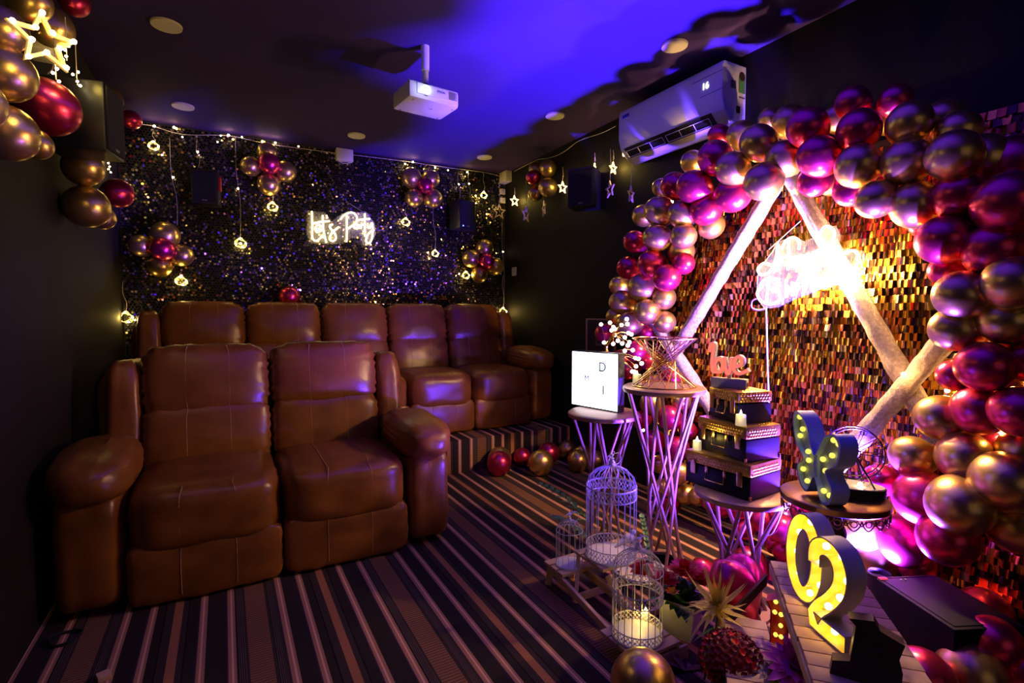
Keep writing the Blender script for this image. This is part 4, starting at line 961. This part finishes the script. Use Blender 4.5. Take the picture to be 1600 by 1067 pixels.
zero = [Vector((math.sin(a)*.057, 0, .139+math.cos(a)*.110)) for a in [2*math.pi*i/32 for i in range(32)]]
digit('lit yellow marquee number zero, farther one on the plank bench', (1.52, .915, BZ+.001), RZD, zero, True, .025, .055, .066, .16)
two = [p*.87 for p in smooth_path([(-.062, 0, .215), (-.058, 0, .262), (-.020, 0, .288), (.030, 0, .278), (.058, 0, .235), (.050, 0, .180), (.010, 0, .125), (-.035, 0, .080), (-.065, 0, .034)], 4)+[Vector((-.02, 0, .032)), Vector((.03, 0, .032)), Vector((.088, 0, .032))]]
digit('lit yellow marquee number two, nearer one on the plank bench', (1.395, .775, BZ+.001), RZD, [Vector((p.x*.92, 0, p.z)) for p in two], False, .025, .055, .062, .16)

# butterfly
def butterfly():
    t = thing('butterfly_marquee', 'pale blue butterfly marquee with yellow bulbs on the ornate table', 'marquee light', (1.755, 1.03, .666), R_(-116))
    out = smooth_path([(-.010, 0, .16), (-.05, 0, .25), (-.105, 0, .285), (-.125, 0, .25), (-.105, 0, .17), (-.060, 0, .125), (-.095, 0, .085), (-.075, 0, .03), (-.035, 0, .012), (-.004, 0, .07), (.012, 0, .065), (.045, 0, .0), (.085, 0, .012), (.098, 0, .06), (.062, 0, .11), (.115, 0, .15), (.13, 0, .215), (.10, 0, .245), (.05, 0, .225), (.012, 0, .16)], 4, True)
    n = len(out); D = .06
    m_ = MB(); m_.add([Vector((v.x, 0, v.z)) for v in out]+[Vector((v.x, D, v.z)) for v in out], [(i, (i+1) % n, n+(i+1) % n, n+i) for i in range(n)]+[tuple(range(n, 2*n))])
    c0 = Vector((0, 0, .13)); inn = [v+(c0-v)*.07 for v in out]
    m_.add([Vector((v.x, 0, v.z)) for v in out]+[Vector((v.x, 0, v.z)) for v in inn], [(i, (i+1) % n, n+(i+1) % n, n+i) for i in range(n)]); m_.build('shell', M_blue, t, angle=50)
    m_ = MB(); m_.add([Vector((v.x, .022, v.z)) for v in inn], [tuple(range(n))]); m_.build('inside_face', M_bluein, t, smooth=False)
    MB().tube([Vector((0, .018, .05)), Vector((0, .012, .12)), Vector((0, .018, .19))], [.008, .012, .006], 10).build('body_ridge', M_blue, t)
    for x, z in ((-.104, .262), (-.085, .222), (-.098, .195), (-.05, .15), (-.045, .12), (-.075, .08), (-.05, .045), (.045, .11), (.03, .145), (.075, .17), (.105, .215), (.08, .222), (.04, .04), (.07, .035)):
        MB().ball((x, .012, z), .0095, 10).build('bulb', M_ybulb, t)
butterfly()

# wheel ornament
def wheel():
    t = thing('wheel_ornament', 'black wire ferris wheel ornament on the ornate table beside the butterfly', 'ornament', (1.915, .985, .666), R_(-55)); m_ = mat('dark_bronze_wire', (.10, .06, .05), .35, .8)
    MB().lathe([(0, 0), (.098, 0), (.10, .003), (.10, .034), (.096, .036)], 40, Matrix.Scale(.62, 4, (0, 1, 0))).build('base', M_black, t)
    MB().lathe([(0, .037), (.094, .037), (.096, .0345)], 40, Matrix.Scale(.62, 4, (0, 1, 0))).build('cream_top', M_cream, t)
    cz = .150; R = .088
    for y in (-.022, .022):
        MB().tube([Vector((math.cos(a)*R, y, cz+math.sin(a)*R)) for a in [2*math.pi*i/32 for i in range(32)]], .0022, 6, closed=True).build('wheel_ring', m_, t)
        MB().tube([Vector((math.cos(a)*R*.2, y, cz+math.sin(a)*R*.2)) for a in [2*math.pi*i/16 for i in range(16)]], .0018, 6, closed=True).build('hub_ring', m_, t)
        for k in range(10):
            a = 2*math.pi*k/10; MB().tube([Vector((0, y, cz)), Vector((math.cos(a)*R, y, cz+math.sin(a)*R))], .0014, 5).build('spoke', m_, t)
        for s_ in (-1, 1): MB().tube([Vector((0, y*1.3, cz)), Vector((s_*.06, y*1.5, .037))], .0028, 6).build('support_leg', m_, t)
    for k in range(10):
        a = 2*math.pi*k/10; c = Vector((math.cos(a)*R, 0, cz+math.sin(a)*R)); MB().tube([c+Vector((0, -.022, 0)), c+Vector((0, .022, 0))], .0015, 5).build('cross_bar', m_, t)
        g_ = MB(); g_.tube([c+Vector((0, math.cos(q)*.012, -.012+math.sin(q)*.010)) for q in [i*math.pi/4 for i in range(8)]], .0014, 5, closed=True); g_.tube([c+Vector((math.cos(q)*.010, 0, -.012+math.sin(q)*.010)) for q in [i*math.pi/4 for i in range(8)]], .0014, 5, closed=True); g_.build('gondola', m_, t)
    MB().ball((.02, -.02, .045), .008, 8).build('tea_light', M_bulb, t)
wheel()

# ------------------------------------------------------------------ plank bench
def bench():
    A = at(1204, 875, 'Z', .42); u = Vector((-.735, -.678, 0)); v = Vector((.678, -.735, 0)); rz = math.atan2(v.y, v.x)
    t = thing('plank_bench', 'pale pine two-level plank bench carrying the lit numbers', 'bench', (A.x, A.y, 0), rz)
    # local x = across (v), local -y = along u
    W = .27; nb = 12; pw = .058
    for k in range(nb): MB().box(random.uniform(-.002, .002), W+random.uniform(-.002, .002), -(k+1)*pw+.0018, -k*pw-.0018, .405, .42, b=.002).build('plank', M_wood, t)
    MB().box(-.004, .012, -nb*pw, 0, .372, .4045, b=.002).build('side_rail', M_wood, t); MB().box(W-.012, W+.004, -nb*pw, 0, .372, .4045, b=.002).build('side_rail', M_wood, t)
    for k in range(8): MB().box(-.17, -.015, -(k+1)*pw-.03+.0018, -k*pw-.03-.0018, .195, .21, b=.002).build('low_plank', M_wood, t)
    MB().box(-.174, -.158, -8*pw-.03, -.03, .165, .1945, b=.002).build('low_side_rail', M_woodd, t)
    for x, y in ((0.07, -.03), (W-.02, -.015), (0.0, -nb*pw+.035), (W-.02, -nb*pw+.035)): MB().box(x, x+.02, y-.02, y, 0, .372, b=.002).build('leg', M_wood, t)
    for x, y in ((-.165, -.05), (-.165, -8*pw+.0)): MB().box(x, x+.018, y-.02, y, 0, .165, b=.002).build('low_leg', M_woodd, t)
    m_ = MB().prism([(-.16, .20), (-.02, .395), (-.02, .36), (-.13, .20)], -.07, -.05); m_.build('brace', M_woodd, t)
bench()
# red marquee on the low shelf
def red_marquee():
    c = at(1216, 1016, 'Z', .211); t = thing('red_marquee_number', 'small red marquee shape with yellow bulbs on the low shelf of the bench', 'marquee light', (c.x, c.y, .2105), R_(-60))
    pth = [Vector(p) for p in ((.0, 0, .02), (.0, 0, .07), (.0, 0, .13), (-.015, 0, .165))]
    channel(t, pth, .026, .05, False, M_redin, M_redin)
    for x, z in ((-.012, .15), (-.014, .115), (.004, .112), (.012, .115), (.004, .075), (-.010, .04), (.006, .038)): MB().ball((x, .018, z), .0075, 8).build('bulb', M_ybulb, t)
red_marquee()
# dark shape at the near end of the bench, seen from behind
def dark_shape():
    c = at(1362, 1072, 'Z', .42); t = thing('marquee_shape_from_behind', 'dark brown back of a marquee shape with a round knob, before the number two', 'marquee light', (c.x, c.y, .42), R_(-60)); Y0 = .0
    mm = mat('dark_marquee_back', (.045, .028, .022), .45)
    pol = [(-.085, .0), (-.080, .035), (-.045, .045), (-.035, .135), (-.050, .150), (.000, .158), (.012, .138), (.060, .118), (.050, .080), (.058, .05), (.055, .0)]
    MB().prism(pol, 0, .035).build('shell', mm, t, smooth=False)
    MB().lathe([(0, 0), (.008, 0), (.009, .004), (0, .006)], 16, Matrix.Translation((.012, -.0005, .095)) @ Matrix.Rotation(R_(90), 4, 'X')).build('battery_knob', mat('blue_black_knob', (.02, .02, .07), .3), t)
dark_shape()
# black floor box and LED can
bx = thing('black_equipment_box', 'black glossy equipment box on the floor right of the plank bench', 'equipment box', (2.36, 1.0, 0), R_(-25))
MB().box(-.13, .13, -.34, .0, 0, .25, b=.006).build('case', mat('matt_black_case', (.006, .006, .008), .6, spec=.15), bx); MB().box(-.115, .115, -.325, -.015, .2502, .253, b=.001).build('lid_panel', mat('matt_black_case'), bx)
MB().box(-.125, -.095, -.02, -.004, .2532, .256).build('red_indicator', mat('red_led', (.5, .02, .02), .3, emit=(1, .05, .05), es=1.2), bx); MB().tube([Vector((-.12, -.003, .252)), Vector((.12, -.003, .252))], .002, 6).build('edge_trim', M_grey, bx)
for k in range(2): MB().ball((-.05+.02*k, -.03, .254), .004, 6).build('rivet', M_white, bx)
lc = thing('led_floor_can', 'small black violet LED can light on the floor behind the plank bench', 'stage light', (2.43, 1.13, 0), 0)
MB().lathe([(0, .0), (.04, .0), (.045, .01), (.045, .19), (.04, .195), (.038, .19), (.038, .17), (0, .17)], 28).build('can', M_black, lc)
MB().lathe([(0, .138), (.036, .138)], 28).build('lens', mat('violet_lens', (.4, .2, 1), .2, emit=VIOLET, es=6), lc)

# ------------------------------------------------------------------ birdcages
def cage(name, label, c, R, Hh, bands, nb, perch=False, solid=M_wwire, wr=.0016):
    t = thing(name, label, 'birdcage', c, 0, 'white wire birdcages on the wooden stand'); dome = Hh*.70
    MB().lathe([(0, .004), (R, .004), (R+.003, .0), (R+.003, .008), (R, .010), (0, .008)], 40).build('base_tray', solid, t)
    for z0, z1 in bands:
        b = MB(); n = 64
        for z in (z0, z1): b.tube([Vector((math.cos(a)*R, math.sin(a)*R, z)) for a in [2*math.pi*i/n for i in range(n)]], wr*1.3, 5, closed=True)
        bo = b.build('band_rim', solid, t)
        lat = MB(); k = int(2*math.pi*R/.017); h_ = z1-z0
        for i in range(k):
            a = 2*math.pi*i/k; da = 2*math.pi/k
            P = lambda q, z: Vector((math.cos(a+q*da)*R, math.sin(a+q*da)*R, z0+z*h_))
            lat.tube([P(0, 0), P(1, .5), P(0, 1)], wr*.95, 4); lat.tube([P(1, 0), P(0, .5), P(1, 1)], wr*.95, 4); lat.ball(P(.0, .5), wr*2.4, 5)
        lat.build('band_lattice', solid, bo)
    for i in range(nb):
        a = 2*math.pi*i/nb; d = Vector((math.cos(a), math.sin(a), 0))
        pts = [d*R+Vector((0, 0, .006)), d*R+Vector((0, 0, dome))]+[d*(R*math.cos(q))+Vector((0, 0, dome+math.sin(q)*(Hh*.20))) for q in (R_(25), R_(50), R_(72))]+[Vector((0, 0, dome+Hh*.21))+d*.006]
        MB().tube(pts, wr, 5).build('bar', solid, t)
        a += math.pi/nb; d = Vector((math.cos(a), math.sin(a), 0))
    for z in (dome,): MB().tube([Vector((math.cos(a)*R, math.sin(a)*R, z)) for a in [2*math.pi*i/48 for i in range(48)]], wr*1.3, 5, closed=True).build('hoop', solid, t)
    zt = dome+Hh*.21
    MB().lathe([(0, zt-.004), (.012*R/.11, zt), (.016*R/.11, zt+.012*R/.11), (.008*R/.11, zt+.024*R/.11), (.011*R/.11, zt+.03*R/.11), (0, zt+.036*R/.11)], 16).build('finial', solid, t)
    zf = zt+.036*R/.11
    bd = MB(); bd.ball((0, 0, zf+.008), .008, 10, (1.6, .9, 1)); bd.ball((.011, 0, zf+.018), .0055, 8); bd.tube([Vector((-.008, 0, zf+.008)), Vector((-.026, 0, zf+.003))], [.005, .002], 6); bd.build('finial_bird', solid, t)
    lp = MB(); lp.tube([Vector((.028+math.cos(q)*.026, 0, zf-.012+math.sin(q)*.026)) for q in [i*math.pi/8 for i in range(16)]], wr, 5, closed=True); lp.build('hanging_loop', solid, t)
    if perch:
        bd = MB(); z = .105; bd.ball((.03, -R+.03, z), .022, 12, (1.5, .6, 1)); bd.ball((.058, -R+.03, z+.022), .013, 10, (1, .7, 1)); bd.tube([Vector((.01, -R+.03, z-.004)), Vector((-.045, -R+.03, z-.024))], [.014, .005], 8); bd.build('bird_silhouette', solid, t)
    return t
cage('birdcage', 'large white wire birdcage with a bird silhouette, tallest of three', (1.515, 1.80, .2005), .112, .46, ((.008, .055), (.275, .325)), 22, True)
cage('birdcage', 'white domed birdcage on the front step nearest the camera, over a candle glow', (1.34, 1.435, .0805), .093, .37, ((.008, .045), (.15, .19)), 20)
cage('birdcage', 'small plain wire birdcage on the left planks, shortest of three', (1.395, 1.955, .1205), .062, .235, (), 14, wr=.0013)
lamp('POINT', 'cage_candle_glow', (1.34, 1.435, .14), .12, WARM, .02)
candle('flameless candle on the wooden stand just behind the nearest birdcage', (1.448, 1.503, .0805), .016, .03, .16)

# wooden display stand beneath the cages
def step_stand():
    t = thing('stepped_wooden_stand', 'low pale wooden stepped stand holding the three birdcages', 'display stand', (0, 0, 0))
    def plank(x0, x1, y, z, w_=.045, sk=0): 
        M_ = Matrix.Translation((x0, y, z)) @ Matrix.Rotation(R_(sk), 4, 'Z'); MB().box(0, x1-x0, -w_/2, w_/2, -.014, 0, M_, b=.002).build('plank', M_wood, t)
    for k in range(3): plank(1.31, 1.49, 2.02-k*.055, .12)
    for k in range(4): plank(1.40, 1.66, 1.90-k*.055, .20)
    for k in range(4): plank(1.24, 1.46, 1.51-k*.052, .08)
    MB().box(1.235, 1.50, 1.330, 1.342, .0, .055, b=.002).build('front_board', M_wood, t)
    def bar(a, b, w_=.011): 
        a, b = Vector(a), Vector(b); d = (b-a); L = d.length; q = d.to_track_quat('X', 'Z').to_matrix().to_4x4(); MB().box(0, L, -.008, .008, -w_*1.4, w_*1.4, Matrix.Translation(a) @ q, b=.002).build('rail', M_wood, t)
    bar((1.335, 2.05, .093), (1.262, 1.33, .052)); bar((1.47, 2.05, .093), (1.445, 1.33, .052))
    bar((1.43, 1.93, .175), (1.35, 1.84, .0)); bar((1.64, 1.93, .175), (1.56, 1.84, .0)); bar((1.42, 1.70, .175), (1.47, 1.60, .0)); bar((1.63, 1.70, .175), (1.68, 1.60, .0))
    bar((1.34, 1.85, .018), (1.58, 1.85, .018)); bar((1.45, 1.60, .018), (1.70, 1.60, .018)); bar((1.345, 2.03, .10), (1.33, 2.04, .0)); bar((1.47, 2.03, .10), (1.48, 2.04, .0))
step_stand()

# ------------------------------------------------------------------ plants and flowers
def leaf_blade(m_, a, d, L, w_, droop=.3, n=4, up=Vector((0, 0, 1))):
    d = Vector(d).normalized(); s_ = d.cross(up); s_ = s_.normalized() if s_.length > 1e-4 else Vector((1, 0, 0)); vs = []; fs = []
    for i in range(n+1):
        u = i/n; c = Vector(a)+d*L*u-Vector((0, 0, droop*L*u*u)); ww = w_*math.sin(math.pi*min(1, u*.92+.08))**.8; vs += [c-s_*ww, c+Vector((0, 0, -ww*.35)), c+s_*ww]
    for i in range(n): o = 3*i; fs += [(o, o+1, o+4, o+3), (o+1, o+2, o+5, o+4)]
    m_.add(vs, fs)
def frond(label, base, d, L, group):
    t = thing('fern_frond', label, 'foliage', base, 0, group); d = Vector(d).normalized(); side = d.cross(Vector((0, 0, 1))).normalized(); sp = [d*L*u+Vector((0, 0, .12*L*math.sin(u*2.4)-.10*L*u*u)) for u in [i/10 for i in range(11)]]
    MB().tube(sp, .0018, 5).build('stem', M_leaf, t)
    for i in range(2, 11):
        for s_ in (-1, 1):
            m_ = MB(); leaf_blade(m_, sp[i], d*.8+side*s_*.8+Vector((0, 0, .15)), .095*(1.15-i/14), .014); m_.build('leaflet', M_leaf, t)
    return t
frond('green frond arching out left of the tall birdcage', at(938, 838, 'Z', .06), (-.20, .36, .26), .44, 'green fronds among the birdcages')
frond('green frond behind the tall birdcage foot', at(930, 850, 'Z', .05), (-.45, .15, .35), .28, 'green fronds among the birdcages')
frond('green frond standing between the tall and the near birdcage', at(1018, 905, 'Z', .03), (-.12, .1, 1), .30, 'green fronds among the birdcages')
def flower(name, label, c, n, L, w_, m, cat='flower', layers=3, up=(0, 0, 1), spiky=False, group=None, openness=1.0):
    t = thing(name, label, cat, c, 0, group); q = Vector(up).to_track_quat('Z', 'Y'); rnd = random.Random(hash(label) % 1000)
    for ly in range(layers):
        el = R_((12+ly*26)*openness+5); k = n-ly*2
        for i in range(k):
            a = 2*math.pi*(i+ly*.5)/k+rnd.uniform(-.1, .1); d = q @ Vector((math.cos(a)*math.cos(el), math.sin(a)*math.cos(el), math.sin(el)))
            m_ = MB(); leaf_blade(m_, (0, 0, 0), d, L*(1-.14*ly)*rnd.uniform(.85, 1.12), w_, .18 if not spiky else rnd.uniform(-.55, .75), 4, q @ Vector((0, 0, 1))); m_.build('petal', m, t)
    MB().ball((0, 0, 0), L*.16, 8).build('flower_heart', m, t)
    return t
flower('yellow_spider_chrysanthemum', 'big spiky yellow artificial chrysanthemum in front of the near heart balloon', at(1120, 950, 'Z', .27), 26, .12, .0048, M_pety, spiky=True, layers=5, up=(-.4, -.3, .9))
ms = thing('chrysanthemum_foliage', 'brown curled stem and leaves under the yellow chrysanthemum', 'foliage', at(1120, 962, 'Z', .25)); MB().tube(smooth_path([(0, 0, 0), (-.02, -.01, -.08), (-.07, -.02, -.15), (-.02, .03, -.24)], 4), .004, 6).build('stem', M_woodd, ms)
for d in ((-.8, -.4, -.2), (.6, -.5, .1), (-.3, .5, -.4), (.8, .3, -.3), (-.2, -.8, .1)): m_ = MB(); leaf_blade(m_, (-.01, 0, -.04), d, .09, .013); m_.build('leaf', M_leafd, ms)
# red flowers in a white pot
pc = at(1065, 985, 'Z', .03); pt = thing('white_square_pot', 'white tapered pot of red flowers beside the near birdcage', 'flower pot', (pc.x+.03, pc.y+.03, 0), R_(25))
m_ = MB(); a_, b_ = .055, .072; m_.add([Vector((x*a_, y*a_, 0)) for x, y in ((-1, -1), (1, -1), (1, 1), (-1, 1))]+[Vector((x*b_, y*b_, .15)) for x, y in ((-1, -1), (1, -1), (1, 1), (-1, 1))]+[Vector((x*(b_-.006), y*(b_-.006), .15)) for x, y in ((-1, -1), (1, -1), (1, 1), (-1, 1))]+[Vector((x*(a_+.002), y*(a_+.002), .10)) for x, y in ((-1, -1), (1, -1), (1, 1), (-1, 1))],
                                         [(0, 3, 2, 1)]+[(i, (i+1) % 4, 4+(i+1) % 4, 4+i) for i in range(4)]+[(4+i, 4+(i+1) % 4, 8+(i+1) % 4, 8+i) for i in range(4)]+[(8+i, 8+(i+1) % 4, 12+(i+1) % 4, 12+i) for i in range(4)]+[(12, 13, 14, 15)]); m_.build('pot', M_pot, pt, smooth=False)
pcv = Vector(pt.location)
for i in range(60):
    a = i*2.4; el = R_(15+(i*37) % 68); m_ = MB(); leaf_blade(m_, (math.cos(a)*.02, math.sin(a)*.02, .12), (math.cos(a)*math.cos(el), math.sin(a)*math.cos(el), math.sin(el)), .125, .019, .30); m_.build('leaf', M_leafd if i % 3 else M_leaf, pt)
flower('red_flower', 'bright red flower at the top of the white pot', pcv+Vector((-.01, -.02, .265)), 14, .075, .019, M_petr, layers=3, group='red flowers in the white pot')
flower('red_flower', 'red flower on the left of the white pot, near the cage', pcv+Vector((-.075, .02, .225)), 12, .062, .017, M_petr, layers=3, group='red flowers in the white pot')
flower('red_flower', 'red flower on the right of the white pot, below the red heart balloon', pcv+Vector((.06, -.035, .215)), 12, .065, .018, M_petr, layers=3, group='red flowers in the white pot')
flower('red_flower', 'red flower on the floor seen through the tall birdcage, left', (1.70, 1.93, .10), 12, .055, .014, M_petr, layers=3, group='red flowers behind the cages', up=(-.4, -.4, 1))
flower('red_flower', 'red flower on the floor seen through the tall birdcage, right', (1.72, 1.82, .08), 12, .06, .014, M_petr, layers=3, group='red flowers behind the cages', up=(-.4, -.4, 1))
flower('yellow_flower', 'small yellow flower bud left in the white pot', pcv+Vector((-.085, -.03, .20)), 7, .035, .009, M_pety, layers=2, openness=1.6)
# dark red bouquet
bc = at(1142, 1028, 'Z', .20); bq = thing('dark_red_bouquet', 'dense dark red artificial bouquet below the yellow chrysanthemum', 'bouquet', (bc.x, bc.y, 0))
MB().lathe([(0, 0), (.05, 0), (.06, .10), (.055, .10), (0, .09)], 24).build('holder', M_black, bq)
MB().ball((0, 0, .18), .083, 14).build('dark_core', M_petd, bq)
rnd = random.Random(5)
for i in range(170):
    a = i*2.39996; zz = 1-(i/170)*1.35; rr = math.sqrt(max(0, 1-zz*zz)); c = Vector((math.cos(a)*rr*.092, math.sin(a)*rr*.092, .19+zz*.085)); m_ = MB()
    for k in range(4):
        b = k*math.pi/2+rnd.uniform(-.3, .3); d = Vector((math.cos(a)*rr, math.sin(a)*rr, zz)); t1 = d.orthogonal().normalized(); t2 = d.cross(t1); leaf_blade(m_, c, (t1*math.cos(b)+t2*math.sin(b))*1+d*.7, .015, .0065, 0, 2, d)
    m_.build('blossom', M_petd if i % 7 else M_petr, bq)
flower('pink_flower', 'large pink artificial flower at the near foot of the bench', at(1240, 1043, 'Z', .25), 16, .10, .015, M_petp, layers=5, up=(-.3, -.5, 1))
flower('pale_flower', 'cream and yellow flower left beside the pink one', at(1205, 1052, 'Z', .23), 12, .04, .009, mat('cream_petal', (.7, .6, .3), .5), layers=3, up=(-.5, -.4, 1))
fs_ = thing('flower_support', 'dark holder with stems under the pink flowers', 'flower holder', at(1240, 1060, 'Z', 0).xyz * 1); fc = at(1240, 1043, 'Z', .25); fs_.location = (fc.x, fc.y, 0); MB().lathe([(0, 0), (.06, 0), (.05, .05), (.008, .08), (.006, .235), (0, .235)], 20).build('stem_and_foot', M_leafd, fs_)
ps_ = at(1205, 1052, 'Z', .23); MB().tube([Vector((.0, 0, .06)), Vector((ps_.x-fc.x, ps_.y-fc.y, .225))], .004, 6).build('side_stem', M_leafd, fs_)
cm_ = at(1070, 1045, 'Z', .01); cs = thing('fallen_leaf_sprig', 'brown leaf sprig lying on the carpet right of the gold balloon', 'foliage', (cm_.x, cm_.y, .006))
for d in ((-.6, .3, .5), (.5, .6, .2), (.8, -.2, .15), (-.1, .7, .7)): m_ = MB(); leaf_blade(m_, (0, 0, 0), d, .11, .014); m_.build('leaf', M_woodd, cs)
# tiny tan object on the floor at lower left
c = at(162, 1056, 'Z', .01); tb = thing('small_wooden_block', 'small tan block on the floor at the lower left edge', 'block', (c.x, c.y, 0), R_(20)); MB().box(-.02, .02, -.02, .02, 0, .02, b=.003).build('block', M_wood, tb)
c = at(100, 1000, 'Z', 0); sp = thing('dark_cable_heap', 'dark heap of cable on the floor left of the near sofa', 'cable', (c.x, c.y, .004)); MB().tube(smooth_path([(math.cos(a)*(.05+.01*math.sin(a*3)), math.sin(a)*.05, .004+.003*math.sin(a*2.3)) for a in [i*.5 for i in range(26)]], 3), .005, 6).build('cable', M_black, sp)
